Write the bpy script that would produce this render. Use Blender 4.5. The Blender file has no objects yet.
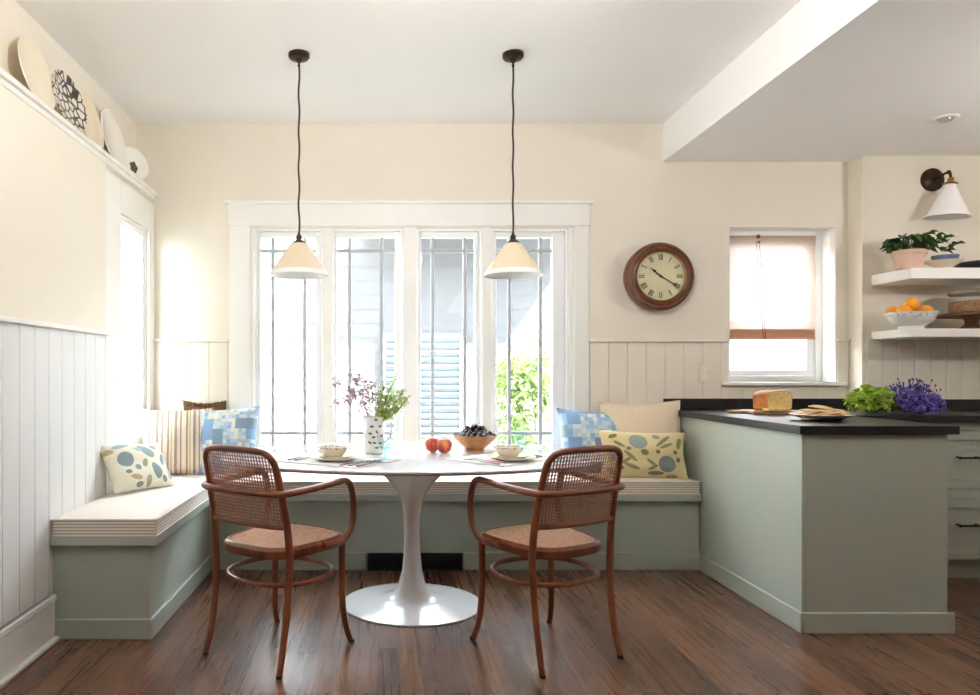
import bpy, bmesh, math, random
from mathutils import Vector, Matrix, Euler
random.seed(7)
S = bpy.context.scene
COL = S.collection
PI = math.pi
R = math.radians

# ------------------------------------------------------------------ helpers
class MB:
    """collects shapes in one bmesh and links them as ONE mesh object"""
    def __init__(s):
        s.bm = bmesh.new()
    def box(s, x0, x1, y0, y1, z0, z1, mtx=None):
        v = [s.bm.verts.new(p) for p in ((x0,y0,z0),(x1,y0,z0),(x1,y1,z0),(x0,y1,z0),(x0,y0,z1),(x1,y0,z1),(x1,y1,z1),(x0,y1,z1))]
        for f in ((0,3,2,1),(4,5,6,7),(0,1,5,4),(1,2,6,5),(2,3,7,6),(3,0,4,7)):
            s.bm.faces.new([v[i] for i in f])
        if mtx is not None:
            for q in v: q.co = mtx @ q.co
        return v
    def tube(s, pts, rad, seg=10, closed=False, flat=1.0):
        pts = [Vector(p) for p in pts]
        n = len(pts)
        rs = rad if isinstance(rad, (list, tuple)) else [rad]*n
        rings = []
        up = None
        for i in range(n):
            if closed:
                t = pts[(i+1) % n] - pts[i-1]
            else:
                t = pts[min(i+1, n-1)] - pts[max(i-1, 0)]
            t.normalize()
            if up is None:
                a = Vector((0,0,1)) if abs(t.z) < .9 else Vector((1,0,0))
                up = (a - t*a.dot(t)).normalized()
            else:
                up = (up - t*up.dot(t)).normalized()
            w = t.cross(up)
            rings.append([s.bm.verts.new(pts[i] + (up*math.cos(2*PI*k/seg)*flat + w*math.sin(2*PI*k/seg))*rs[i]) for k in range(seg)])
        m = n if closed else n-1
        for i in range(m):
            a, b = rings[i], rings[(i+1) % n]
            for k in range(seg):
                s.bm.faces.new((a[k], a[(k+1) % seg], b[(k+1) % seg], b[k]))
        if not closed:
            s.bm.faces.new(rings[0][::-1]); s.bm.faces.new(rings[-1])
        return s
    def lathe(s, prof, seg=40, mtx=None, sx=1, sy=1):
        """prof: (r, z) bottom-to-top outline; r = 0 closes to a pole"""
        new = []
        rings = []
        for r, z in prof:
            if r < 1e-6:
                v = s.bm.verts.new((0,0,z)); rings.append([v]); new.append(v)
            else:
                rg = [s.bm.verts.new((r*sx*math.cos(2*PI*k/seg), r*sy*math.sin(2*PI*k/seg), z)) for k in range(seg)]
                rings.append(rg); new += rg
        for a, b in zip(rings, rings[1:]):
            for k in range(seg):
                k2 = (k+1) % seg
                if len(a) == 1 and len(b) == 1: continue
                if len(a) == 1: s.bm.faces.new((a[0], b[k2], b[k]))
                elif len(b) == 1: s.bm.faces.new((a[k], a[k2], b[0]))
                else: s.bm.faces.new((a[k], a[k2], b[k2], b[k]))
        if mtx is not None:
            for q in new: q.co = mtx @ q.co
        return new
    def ball(s, c, r, sub=2, sc=(1,1,1)):
        g = bmesh.ops.create_icosphere(s.bm, subdivisions=sub, radius=r)
        for v in g['verts']:
            v.co = Vector((v.co.x*sc[0], v.co.y*sc[1], v.co.z*sc[2])) + Vector(c)
        return g['verts']
    def prism(s, outline, z0, z1, mtx=None):
        a = [s.bm.verts.new((x,y,z0)) for x,y in outline]
        b = [s.bm.verts.new((x,y,z1)) for x,y in outline]
        n = len(a)
        s.bm.faces.new(a[::-1]); s.bm.faces.new(b)
        for i in range(n):
            s.bm.faces.new((a[i], a[(i+1) % n], b[(i+1) % n], b[i]))
        if mtx is not None:
            for q in a+b: q.co = mtx @ q.co
        return a+b
    def leaf(s, o, d, L, w, fold=.25, up=(0,0,1)):
        o = Vector(o); d = Vector(d).normalized(); up = Vector(up)
        sd = d.cross(up)
        if sd.length < .05: sd = d.cross(Vector((1,0,0)))
        sd.normalize(); nn = sd.cross(d)
        P = lambda a, b, c: s.bm.verts.new(o + d*(a*L) + sd*(b*w) + nn*(c*w))
        p0, p1, p2 = P(0,0,0), P(.45,0,-.12), P(1,0,-.5)
        l1, l2, r1, r2 = P(.25,.42,fold), P(.62,.42,fold*.8), P(.25,-.42,fold), P(.62,-.42,fold*.8)
        for f in ((p0,p1,l1),(l1,p1,l2),(l2,p1,p2),(p0,r1,p1),(r1,r2,p1),(r2,p2,p1)):
            s.bm.faces.new(f)
    def build(s, name, mat, parent=None, smooth=True, bevel=0, angle=35, segs=2):
        bmesh.ops.recalc_face_normals(s.bm, faces=s.bm.faces)
        me = bpy.data.meshes.new(name); s.bm.to_mesh(me); s.bm.free()
        o = bpy.data.objects.new(name, me); COL.objects.link(o)
        if mat: me.materials.append(mat)
        if smooth:
            me.polygons.foreach_set('use_smooth', [True]*len(me.polygons))
            try: me.set_sharp_from_angle(angle=R(angle))
            except Exception: pass
        if bevel:
            b = o.modifiers.new('bevel', 'BEVEL'); b.width = bevel; b.segments = segs; b.limit_method = 'ANGLE'; b.angle_limit = R(40)
            b.harden_normals = False
        if parent: o.parent = parent
        return o

def tag(o, label=None, cat=None, group=None, kind=None):
    if label: o['label'] = label
    if cat: o['category'] = cat
    if group: o['group'] = group
    if kind: o['kind'] = kind
    return o
def thing(name, label, cat, loc=(0,0,0), rotz=0, group=None):
    o = bpy.data.objects.new(name, None); COL.objects.link(o)
    o.empty_display_size = .05
    o.location = loc; o.rotation_euler = (0,0,rotz)
    return tag(o, label, cat, group)
def struct(o, label=None, cat=None):
    return tag(o, label, cat, kind='structure')
def copy_tree(o, parent=None):
    c = o.copy(); COL.objects.link(c)
    if parent: c.parent = parent
    for ch in list(o.children): copy_tree(ch, c)
    return c
def smooth_path(P, n=8, closed=False):
    P = [Vector(p) for p in P]; out = []
    m = len(P)
    g = (lambda i: P[i % m]) if closed else (lambda i: P[max(0, min(m-1, i))])
    for i in range(m if closed else m-1):
        p0, p1, p2, p3 = g(i-1), g(i), g(i+1), g(i+2)
        for k in range(n):
            t = k/n
            out.append(.5*((2*p1) + (p2-p0)*t + (2*p0-5*p1+4*p2-p3)*t*t + (3*p1-p0-3*p2+p3)*t**3))
    if not closed: out.append(P[-1].copy())
    return out
def lerp_list(vals, n):
    out = []
    for i in range(n):
        t = i/(n-1)*(len(vals)-1); k = min(int(t), len(vals)-2); f = t-k
        out.append(vals[k]*(1-f)+vals[k+1]*f)
    return out
def srgb(r, g, b):
    f = lambda c: (c/255/12.92) if c <= 10 else ((c/255+.055)/1.055)**2.4
    return (f(r), f(g), f(b), 1)

# ------------------------------------------------------------------ materials
class NT:
    def __init__(s, name):
        s.m = bpy.data.materials.new(name); s.m.use_nodes = True
        s.t = s.m.node_tree; s.t.nodes.clear()
        s.out = s.n('ShaderNodeOutputMaterial')
    def n(s, typ, **kw):
        nd = s.t.nodes.new(typ)
        for k, v in kw.items(): setattr(nd, k, v)
        return nd
    def l(s, a, b): s.t.links.new(a, b)
    def coord(s, kind='Object'): return s.n('ShaderNodeTexCoord').outputs[kind]
    def mix(s, fac, a, b):
        nd = s.n('ShaderNodeMix', data_type='RGBA')
        for sock, val in ((nd.inputs[0], fac), (nd.inputs[6], a), (nd.inputs[7], b)):
            if hasattr(val, 'is_output'): s.l(val, sock)
            else: sock.default_value = val
        return nd.outputs[2]
    def math(s, op, a, b=None):
        nd = s.n('ShaderNodeMath', operation=op)
        for i, val in enumerate((a, b)):
            if val is None: continue
            if hasattr(val, 'is_output'): s.l(val, nd.inputs[i])
            else: nd.inputs[i].default_value = val
        return nd.outputs[0]
    def noise(s, vec, scale, detail=3, rough=.5):
        nd = s.n('ShaderNodeTexNoise'); nd.inputs['Scale'].default_value = scale
        nd.inputs['Detail'].default_value = detail; nd.inputs['Roughness'].default_value = rough
        if vec is not None: s.l(vec, nd.inputs['Vector'])
        return nd.outputs['Fac']
    def mapping(s, vec, loc=(0,0,0), rot=(0,0,0), sc=(1,1,1), typ='POINT'):
        nd = s.n('ShaderNodeMapping', vector_type=typ); s.l(vec, nd.inputs['Vector'])
        nd.inputs['Location'].default_value = loc; nd.inputs['Rotation'].default_value = rot; nd.inputs['Scale'].default_value = sc
        return nd.outputs[0]
    def ramp(s, fac, stops, const=False):
        nd = s.n('ShaderNodeValToRGB'); cr = nd.color_ramp
        if const: cr.interpolation = 'CONSTANT'
        while len(cr.elements) < len(stops): cr.elements.new(.5)
        for e, (p, c) in zip(cr.elements, stops): e.position = p; e.color = c
        s.l(fac, nd.inputs[0]); return nd.outputs[0]
    def bsdf(s, color, rough=.5, metal=0, spec=.5, coat=0, bump=None, bstr=.2, bdist=.002, trans=0, sheen=0, sss=0):
        p = s.n('ShaderNodeBsdfPrincipled')
        if hasattr(color, 'is_output'): s.l(color, p.inputs['Base Color'])
        else: p.inputs['Base Color'].default_value = color
        if hasattr(rough, 'is_output'): s.l(rough, p.inputs['Roughness'])
        else: p.inputs['Roughness'].default_value = rough
        p.inputs['Metallic'].default_value = metal
        p.inputs['Specular IOR Level'].default_value = spec
        p.inputs['Coat Weight'].default_value = coat
        p.inputs['Coat Roughness'].default_value = .12
        p.inputs['Transmission Weight'].default_value = trans
        p.inputs['Sheen Weight'].default_value = sheen
        if bump is not None:
            b = s.n('ShaderNodeBump'); b.inputs['Strength'].default_value = bstr; b.inputs['Distance'].default_value = bdist
            s.l(bump, b.inputs['Height']); s.l(b.outputs[0], p.inputs['Normal'])
        return p.outputs[0]
    def done(s, shader):
        s.l(shader, s.out.inputs['Surface']); return s.m

def plain(name, col, rough=.5, metal=0, var=.06, scale=8, coat=0, bump=0, spec=.5, sheen=0):
    t = NT(name); c = t.coord(); nz = t.noise(c, scale)
    dk = tuple(x*(1-var) for x in col[:3])+(1,); lt = tuple(min(1, x*(1+var)) for x in col[:3])+(1,)
    return t.done(t.bsdf(t.ramp(nz, [(.3, dk), (.7, lt)]), rough, metal, spec, coat, t.noise(c, 260, 2) if bump else None, bump, .001, sheen=sheen))

M = {}
M['wall'] = plain('cream_wall_paint', srgb(236,228,212), .75, var=.015, scale=3, bump=.08)
M['wall_kitchen'] = plain('kitchen_wall_paint', srgb(228,220,203), .75, var=.015, scale=3, bump=.08)
M['ceiling'] = plain('ceiling_paint', srgb(242,240,236), .85, var=.01, scale=2)
M['trim'] = plain('trim_paint', srgb(241,238,231), .45, var=.012, scale=4)
M['wainscot'] = plain('wainscot_paint', srgb(236,228,212), .5, var=.015, scale=3)
M['wainscot_left'] = plain('left_wainscot_paint', srgb(228,228,226), .5, var=.015, scale=3)
M['sash'] = plain('sash_paint', srgb(244,244,242), .4, var=.01)
M['muntin'] = plain('muntin_paint', srgb(184,187,191), .45, var=.02)
M['sage'] = plain('sage_cabinet_paint', srgb(175,182,170), .45, var=.02, scale=3)
M['slab'] = (lambda t, c: t.done(t.bsdf(t.ramp(t.noise(c, 14, 6, .7), [(.35, srgb(14,14,16)), (.65, srgb(34,34,38))]), .32, spec=.5)))(*(lambda t: (t, t.coord()))(NT('honed_black_stone')))
M['white_gloss'] = plain('white_lacquer', srgb(216,217,220), .18, var=.005, coat=.5)
M['white_ceramic'] = plain('white_ceramic', srgb(240,236,226), .2, var=.02, coat=.3)
M['cream_ceramic'] = plain('cream_ceramic', srgb(236,224,200), .3, var=.03, coat=.2)
M['bronze'] = plain('dark_bronze', srgb(58,44,34), .4, .8, .15, 20)
M['brass'] = plain('aged_brass', srgb(176,130,74), .3, .9, .1, 20)
M['cord'] = plain('dark_cord', srgb(50,42,36), .7, var=.2, scale=60)
M['black'] = plain('black_metal', srgb(22,20,20), .5, var=.1)
M['steel'] = plain('polished_steel', srgb(190,190,190), .2, .95, .05)
M['plum_handle'] = plain('plum_handle', srgb(122,76,84), .4, var=.15, scale=40)
M['pink_handle'] = plain('pink_handle', srgb(196,142,146), .4, var=.12, scale=40)
M['dark_handle'] = plain('dark_handle', srgb(70,58,66), .4, var=.15, scale=40)
M['outlet'] = plain('outlet_plastic', srgb(236,228,208), .35, var=.01)
M['terracotta'] = plain('blush_terracotta', srgb(224,188,164), .75, var=.06, scale=12, bump=.2)
M['soil'] = plain('potting_soil', srgb(58,44,34), .95, var=.3, scale=60, bump=.5)
M['leaf_dark'] = plain('dark_green_leaf', srgb(62,96,46), .45, var=.35, scale=25)
M['leaf_light'] = plain('olive_leaf', srgb(186,202,112), .5, var=.3, scale=30)
M['lime'] = plain('lime_green_petals', srgb(178,204,84), .6, var=.3, scale=25)
M['lime_deep'] = plain('deeper_green_leaf', srgb(112,146,52), .6, var=.3, scale=25)
M['purple'] = plain('violet_petals', srgb(132,112,200), .6, var=.35, scale=30)
M['purple_dark'] = plain('indigo_buds', srgb(78,68,132), .6, var=.3, scale=30)
M['mauve'] = plain('mauve_blossom', srgb(198,168,182), .6, var=.25, scale=40)
M['stem'] = plain('green_stem', srgb(104,112,66), .6, var=.2, scale=30)
M['twig'] = plain('brown_twig', srgb(128,104,94), .7, var=.2, scale=30)
M['bush'] = plain('garden_leaf', srgb(150,172,112), .6, var=.35, scale=6)
M['cherry'] = plain('dark_cherry', srgb(50,22,30), .22, var=.35, scale=18, coat=.3)
M['orange'] = plain('orange_peel', srgb(240,158,34), .42, var=.08, scale=14, bump=.35)
M['crust'] = plain('bread_crust', srgb(186,116,56), .7, var=.3, scale=22, bump=.5)
M['cracker'] = plain('baked_cracker', srgb(228,190,140), .75, var=.22, scale=40, bump=.4)
M['navy'] = plain('navy_glaze', srgb(42,44,58), .25, var=.2, scale=12, coat=.4)
M['blue_glaze'] = plain('slate_blue_glaze', srgb(96,112,142), .25, var=.3, scale=30, coat=.4)
M['granola'] = plain('granola', srgb(168,124,88), .85, var=.5, scale=70, bump=.6)
M['lid'] = plain('brushed_lid', srgb(168,158,146), .35, .8, .06)
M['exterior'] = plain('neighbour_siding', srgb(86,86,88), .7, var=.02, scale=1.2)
M['shutter'] = plain('neighbour_shutter', srgb(120,128,134), .6, var=.03)
M['shutter_dark'] = plain('neighbour_window', srgb(70,80,88), .5, var=.06)
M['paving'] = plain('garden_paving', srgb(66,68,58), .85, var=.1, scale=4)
M['beige_linen'] = plain('beige_linen', srgb(232,214,188), .9, var=.04, scale=60, bump=.35, sheen=.2)
M['cushion'] = plain('oatmeal_cushion', srgb(236,226,216), .9, var=.03, scale=90, bump=.35, sheen=.2)
M['brown_fringe'] = plain('brown_fringe', srgb(120,88,62), .95, var=.35, scale=70, bump=.5)
M['mat'] = plain('linen_placemat', srgb(226,224,220), .9, var=.05, scale=120, bump=.3)
M['mat_line'] = plain('placemat_border', srgb(104,108,116), .9, var=.1, scale=60)
M['shade'] = plain('cream_shade_enamel', srgb(226,211,182), .35, var=.02, coat=.2)
M['opal'] = plain('opal_white_glass', srgb(246,244,242), .25, var=.01, coat=.3)

def wood(name, dark, light, rough=.4, scale=(3,30,30), coat=0, axis_rot=(0,0,0)):
    t = NT(name); c = t.mapping(t.coord(), sc=scale, rot=axis_rot)
    nz = t.noise(c, 1.6, 6, .62)
    return t.done(t.bsdf(t.ramp(nz, [(.3, dark), (.7, light)]), rough, coat=coat, bump=nz, bstr=.08))
M['chair_wood'] = wood('bentwood_chestnut', srgb(94,46,25), srgb(140,76,43), .35, (14,14,4), .25)
M['clock_wood'] = wood('clock_walnut', srgb(70,36,20), srgb(118,64,36), .3, (8,30,8), .3)
M['bowl_wood'] = wood('bowl_oak', srgb(160,104,58), srgb(204,148,94), .45, (20,20,60))
M['board_wood'] = wood('board_maple', srgb(158,112,74), srgb(204,162,118), .55, (6,50,50))
M['stand_wood'] = wood('stand_walnut', srgb(84,52,36), srgb(122,82,56), .4, (20,20,60))
M['cane'] = plain('woven_cane', srgb(166,112,80), .5, var=.2, scale=50)
M['cane_seat'] = plain('woven_seat_cane', srgb(226,188,162), .5, var=.2, scale=50)

def floor_mat():
    t = NT('dark_oak_boards'); c = t.coord()
    v = t.mapping(c, rot=(0,0,R(90)), loc=(.31,.02,0))
    br = t.n('ShaderNodeTexBrick'); t.l(v, br.inputs['Vector'])
    br.offset = .37; br.offset_frequency = 2; br.squash = 1
    br.inputs['Color1'].default_value = (0,0,0,1); br.inputs['Color2'].default_value = (1,1,1,1); br.inputs['Mortar'].default_value = (.5,.5,.5,1)
    br.inputs['Scale'].default_value = 1; br.inputs['Mortar Size'].default_value = .0012; br.inputs['Mortar Smooth'].default_value = .3
    br.inputs['Brick Width'].default_value = 1.1; br.inputs['Row Height'].default_value = .083; br.inputs['Bias'].default_value = 0
    base = t.ramp(br.outputs['Color'], [(0, srgb(88,58,42)), (.5, srgb(108,74,54)), (1, srgb(132,94,68))])
    off = t.n('ShaderNodeVectorMath', operation='ADD'); t.l(c, off.inputs[0])
    mul = t.n('ShaderNodeVectorMath', operation='SCALE'); t.l(br.outputs['Color'], mul.inputs[0]); mul.inputs['Scale'].default_value = 7
    t.l(mul.outputs[0], off.inputs[1])
    g = t.noise(t.mapping(off.outputs[0], sc=(34,.9,1)), 1.5, 5, .6)
    col = t.mix(t.ramp(g, [(.32,(0,0,0,1)),(.68,(1,1,1,1))]), base, srgb(60,40,31))
    nd = col.node; 
    f = t.math('MULTIPLY', t.ramp(g, [(.32,(0,0,0,1)),(.7,(1,1,1,1))]), .34)
    col = t.mix(f, base, srgb(58,38,30))
    col = t.mix(br.outputs['Fac'], col, srgb(34,24,20))
    rg = t.ramp(g, [(.2,(.25,)*3+(1,)), (.8,(.31,)*3+(1,))])
    h = t.math('SUBTRACT', t.math('MULTIPLY', g, .25), br.outputs['Fac'])
    return t.done(t.bsdf(col, rg, spec=.5, coat=.15, bump=h, bstr=.12, bdist=.001))
M['floor'] = floor_mat()

def glass_mat(name, tint=(1,1,1,1), ior=1.45, gloss=1.0):
    t = NT(name)
    tr = t.n('ShaderNodeBsdfTransparent'); tr.inputs[0].default_value = tint
    gl = t.n('ShaderNodeBsdfGlossy'); gl.inputs['Roughness'].default_value = .02
    fr = t.n('ShaderNodeFresnel'); fr.inputs[0].default_value = ior
    mx = t.n('ShaderNodeMixShader'); t.l(t.math('MULTIPLY', t.math('MULTIPLY', fr.outputs[0], gloss), t.math('SUBTRACT', 1.0, t.n('ShaderNodeNewGeometry').outputs['Backfacing'])), mx.inputs[0]); t.l(tr.outputs[0], mx.inputs[1]); t.l(gl.outputs[0], mx.inputs[2])
    return t.done(mx.outputs[0])
M['pane'] = glass_mat('window_glass', (.97,.98,.98,1))
M['clear_glass'] = glass_mat('clear_glass', (.97,.98,.98,1), 1.5)
M['aqua_glass'] = glass_mat('aqua_glass', (.62,.90,.95,1), 1.5)
M['pale_aqua_glass'] = glass_mat('pale_aqua_glass', (.93,.98,.99,1), 1.5)
M['clock_glass'] = glass_mat('clock_glass', (.98,.98,.96,1), 1.4, .6)

def stripes_mat(name, axis, period, stops, rough=.9):
    t = NT(name); c = t.coord(); sp = t.n('ShaderNodeSeparateXYZ'); t.l(c, sp.inputs[0])
    wob = t.math('MULTIPLY', t.noise(c, 30, 2), period*.06)
    f = t.math('FRACT', t.math('DIVIDE', t.math('ADD', t.math('ADD', sp.outputs[axis], 10), wob), period))
    col = t.ramp(f, stops, True)
    return t.done(t.bsdf(col, rough, bump=t.noise(c, 420, 2), bstr=.35, bdist=.001, sheen=.2))
cr, ta, pk, ol = srgb(234,222,202), srgb(164,144,122), srgb(226,210,204), srgb(190,170,134)
M['stripe_pillow'] = stripes_mat('striped_linen', 0, .108, [(0,cr),(.12,ta),(.22,cr),(.30,ol),(.36,cr),(.5,ta),(.64,pk),(.80,ta),(.88,cr)])
M['boxing'] = stripes_mat('ticking_stripe', 2, .0135, [(0,srgb(234,224,210)),(.55,srgb(186,174,160))])

def patch_mat(name, s, cols):
    t = NT(name); c = t.coord()
    def cell(sz):
        v = t.n('ShaderNodeVectorMath', operation='SNAP'); t.l(t.mapping(c, loc=(5,0,5), sc=(1,0,1)), v.inputs[0]); v.inputs[1].default_value = (sz,1,sz)
        w = t.n('ShaderNodeTexWhiteNoise'); w.noise_dimensions = '3D'; t.l(v.outputs[0], w.inputs['Vector']); return w.outputs['Value']
    n = len(cols); st = [(i/n, cc) for i, cc in enumerate(cols)]
    big, small = cell(s), cell(s/3)
    col = t.mix(t.math('GREATER_THAN', big, .62), t.ramp(small, st, True), t.ramp(t.math('FRACT', t.math('MULTIPLY', big, 7.3)), [(0,srgb(126,150,172)),(.4,srgb(134,166,206)),(.75,srgb(150,170,180))], True))
    return t.done(t.bsdf(col, .9, bump=t.noise(c, 300, 2), bstr=.35, bdist=.001, sheen=.2))
M['patchwork'] = patch_mat('blue_patchwork', .066, [srgb(166,192,216), srgb(206,216,218), srgb(140,172,206), srgb(226,226,214), srgb(172,190,196), srgb(190,206,222), srgb(214,218,200)])
M['patchwork_sky'] = patch_mat('sky_blue_patchwork', .078, [srgb(160,194,222), srgb(196,216,230), srgb(150,182,214), srgb(222,230,230), srgb(170,196,216)])

def motif_mat(name, base, motifs, rough=.9, lines=True, fabric=True):
    t = NT(name); c = t.coord(); col = base
    wv = t.n('ShaderNodeTexWave'); wv.inputs['Scale'].default_value = 42; wv.inputs['Distortion'].default_value = 3; t.l(c, wv.inputs['Vector'])
    for (cx, cz, rx, rz, ang, cc) in motifs:
        v = t.mapping(c, loc=(cx,0,cz), rot=(0,R(ang),0), sc=(rx,50,rz), typ='TEXTURE')
        ln = t.n('ShaderNodeVectorMath', operation='LENGTH'); t.l(v, ln.inputs[0])
        msk = t.math('LESS_THAN', ln.outputs['Value'], 1)
        c2 = t.mix(t.math('MULTIPLY', wv.outputs['Fac'], .45), cc, base) if lines else cc
        col = t.mix(msk, col, c2)
    if fabric:
        return t.done(t.bsdf(col, rough, bump=t.noise(c, 300, 2), bstr=.35, bdist=.001, sheen=.2))
    return t.done(t.bsdf(col, .2, coat=.3))
tl, tl2, gr, dk, mu = srgb(72,112,134), srgb(120,152,160), srgb(112,120,84), srgb(78,82,66), srgb(166,142,78)
M['floral_blue'] = motif_mat('cream_with_blue_flowers', srgb(226,222,200), [(x*1.12, z*1.28, a*1.25, c*1.25, g, k) for x, z, a, c, g, k in [
    (-.095,.125,.036,.033,0,tl),(.035,.155,.042,.026,40,tl),(.055,.065,.022,.036,-15,tl),(-.045,.085,.015,.013,0,tl),(-.015,.165,.022,.012,20,tl2),
    (-.085,.19,.045,.012,-10,tl2),(.125,.115,.014,.03,20,tl),(.145,.055,.02,.03,0,tl2),(-.105,.07,.014,.009,0,dk),(-.07,.045,.03,.01,10,mu),
    (-.05,.02,.02,.008,0,dk),(.0,.10,.012,.02,30,gr),(.095,.175,.02,.012,0,gr),(.005,.03,.014,.02,0,gr),(.10,.03,.018,.01,30,dk),(-.155,.17,.02,.012,0,mu)]])
M['floral_yellow'] = motif_mat('straw_with_teal_botanicals', srgb(234,216,164), [(x, z*1.06, a*1.18, c*1.18, g, k) for x, z, a, c, g, k in [
    (-.05,.205,.046,.036,0,tl2),(.115,.085,.046,.04,0,tl),(-.19,.235,.022,.01,-20,dk),(-.10,.125,.04,.009,40,gr),(-.125,.10,.03,.008,-30,gr),(-.095,.07,.04,.009,20,gr),
    (-.02,.145,.02,.014,20,dk),(.10,.21,.05,.009,-35,gr),(.115,.185,.04,.008,-20,gr),(.065,.235,.02,.012,0,tl2),(-.11,.165,.012,.009,0,dk),(-.2,.13,.02,.03,0,tl2),
    (.20,.20,.012,.03,20,gr),(-.155,.06,.014,.01,0,dk),(.05,.035,.04,.009,0,dk),(.19,.11,.012,.012,0,dk),(-.2,.04,.03,.012,20,gr),(.15,.02,.03,.008,0,mu),(.02,.09,.03,.008,35,gr),(.03,.065,.026,.008,-25,gr),(.17,.15,.012,.01,0,dk),(-.16,.19,.03,.008,30,gr),(.06,.15,.012,.01,0,dk)]])
M['pitcher'] = motif_mat('white_pitcher_with_dark_birds', srgb(236,234,228), [(x, z, .0095, .0055, a, srgb(112,110,114)) for x, z, a in
    ((.0,.168,10),(-.02,.135,-10),(.022,.135,15),(.005,.108,60),(-.028,.100,10),(-.012,.082,0),(.03,.088,-20),(-.008,.054,10),(.022,.052,0),(-.03,.055,40),(.003,.03,0))], lines=False, fabric=False)
M['plate_patterned'] = (lambda t: t.done(t.bsdf(t.ramp((lambda v: (t.l(t.coord(), v.inputs['Vector']), setattr(v, 'feature', 'DISTANCE_TO_EDGE'), v.inputs['Scale'].__setattr__('default_value', 26), v.outputs['Distance'])[-1])(t.n('ShaderNodeTexVoronoi')), [(0, srgb(52,46,42)), (.09, srgb(52,46,42)), (.13, srgb(228,220,204))], False), .3, coat=.3)))(NT('black_and_cream_plate'))
def spotted(name, base, spot, scale, thr, zlo=None):
    t = NT(name); c = t.coord(); v = t.n('ShaderNodeTexVoronoi'); v.inputs['Scale'].default_value = scale; t.l(c, v.inputs['Vector'])
    m = t.math('LESS_THAN', v.outputs['Distance'], thr)
    if zlo is not None:
        sp = t.n('ShaderNodeSeparateXYZ'); t.l(c, sp.inputs[0]); m = t.math('MULTIPLY', m, t.math('GREATER_THAN', sp.outputs[2], zlo))
    return t.done(t.bsdf(t.mix(m, base, spot), .25, coat=.3))
M['speckled'] = spotted('white_speckled_bowl', srgb(240,238,230), srgb(96,110,118), 90, .30, .062)
M['blue_rim'] = spotted('cream_bowl_blue_rim', srgb(236,228,210), srgb(88,96,124), 110, .42, .034)
def peach():
    t = NT('blushed_peach_skin'); c = t.coord()
    nz = t.noise(t.mapping(c, sc=(1,1,.35)), 38, 4, .6)
    return t.done(t.bsdf(t.ramp(nz, [(.35, srgb(146,34,32)), (.52, srgb(190,74,48)), (.68, srgb(224,146,84))]), .4))
M['peach'] = peach()
def crumb():
    t = NT('yellow_crumb'); c = t.coord(); nz = t.noise(c, 55, 4, .7)
    return t.done(t.bsdf(t.ramp(nz, [(.25, srgb(206,154,76)), (.45, srgb(242,212,134)), (.75, srgb(250,230,172))]), .9, bump=nz, bstr=.6))
M['crumb'] = crumb()
def blind_mat(name, col, open_):
    t = NT(name); c = t.coord()
    w = t.n('ShaderNodeTexWave'); w.bands_direction = 'Z'; w.inputs['Scale'].default_value = 60; w.inputs['Distortion'].default_value = 1.5; t.l(c, w.inputs['Vector'])
    nz = t.noise(t.mapping(c, sc=(3,1,60)), 3, 4)
    cc = t.ramp(nz, [(.3, tuple(x*.86 for x in col[:3])+(1,)), (.7, col)])
    d = t.n('ShaderNodeBsdfDiffuse'); t.l(cc, d.inputs[0])
    tl_ = t.n('ShaderNodeBsdfTranslucent'); t.l(cc, tl_.inputs[0])
    m1 = t.n('ShaderNodeMixShader'); m1.inputs[0].default_value = .6; t.l(d.outputs[0], m1.inputs[1]); t.l(tl_.outputs[0], m1.inputs[2])
    tr = t.n('ShaderNodeBsdfTransparent')
    m2 = t.n('ShaderNodeMixShader'); t.l(t.math('MULTIPLY', w.outputs['Fac'], open_), m2.inputs[0]); t.l(m1.outputs[0], m2.inputs[1]); t.l(tr.outputs[0], m2.inputs[2])
    return t.done(m2.outputs[0])
M['blind'] = blind_mat('woven_blind', srgb(212,194,182), .42)
M['blind_hem'] = blind_mat('woven_blind_hem', srgb(220,188,166), .16)

# ------------------------------------------------------------------ key sizes (metres; camera at the origin, looking along +Y)
YW = 4.416        # window wall
XL = -1.425       # left wall boarding face
XC = -1.455       # left wall beyond the boarding
XU = -1.552       # left wall above the ledge
ZC = 2.718        # ceiling
ZS = 2.475        # kitchen soffit
XS = 1.765        # soffit side
YK = 4.287        # kitchen wall face
XK = 2.934        # kitchen wall return
ZR = 1.358        # wainscot rail top
YB = -1.7         # wall behind the camera
XR = 4.7          # kitchen side wall

# floor
b = MB(); b.box(-1.8, XR+.15, YB-.15, YW+.18, -.06, 0); struct(b.build('floor', M['floor'], smooth=False), 'dark brown oak board floor')
# ceiling + kitchen soffit
b = MB(); b.box(-1.8, XR+.15, YB-.15, YW+.18, ZC, ZC+.12); struct(b.build('ceiling', M['ceiling'], smooth=False), 'white ceiling over the dining nook')
b = MB(); b.box(XS, XR, YB, YW, ZS, ZC); struct(b.build('ceiling.001', M['ceiling'], smooth=False), 'dropped white ceiling over the kitchen')
b = MB(); b.box(-2.35, 8, -3.0, YW+.18, ZC+.12, 4.6); struct(b.build('sun_blocker', M['exterior'], smooth=False), 'added unseen block over the house, keeping sun and sky off the ground')  # out-of-view block added to shade the ground and the left side outside
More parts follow.
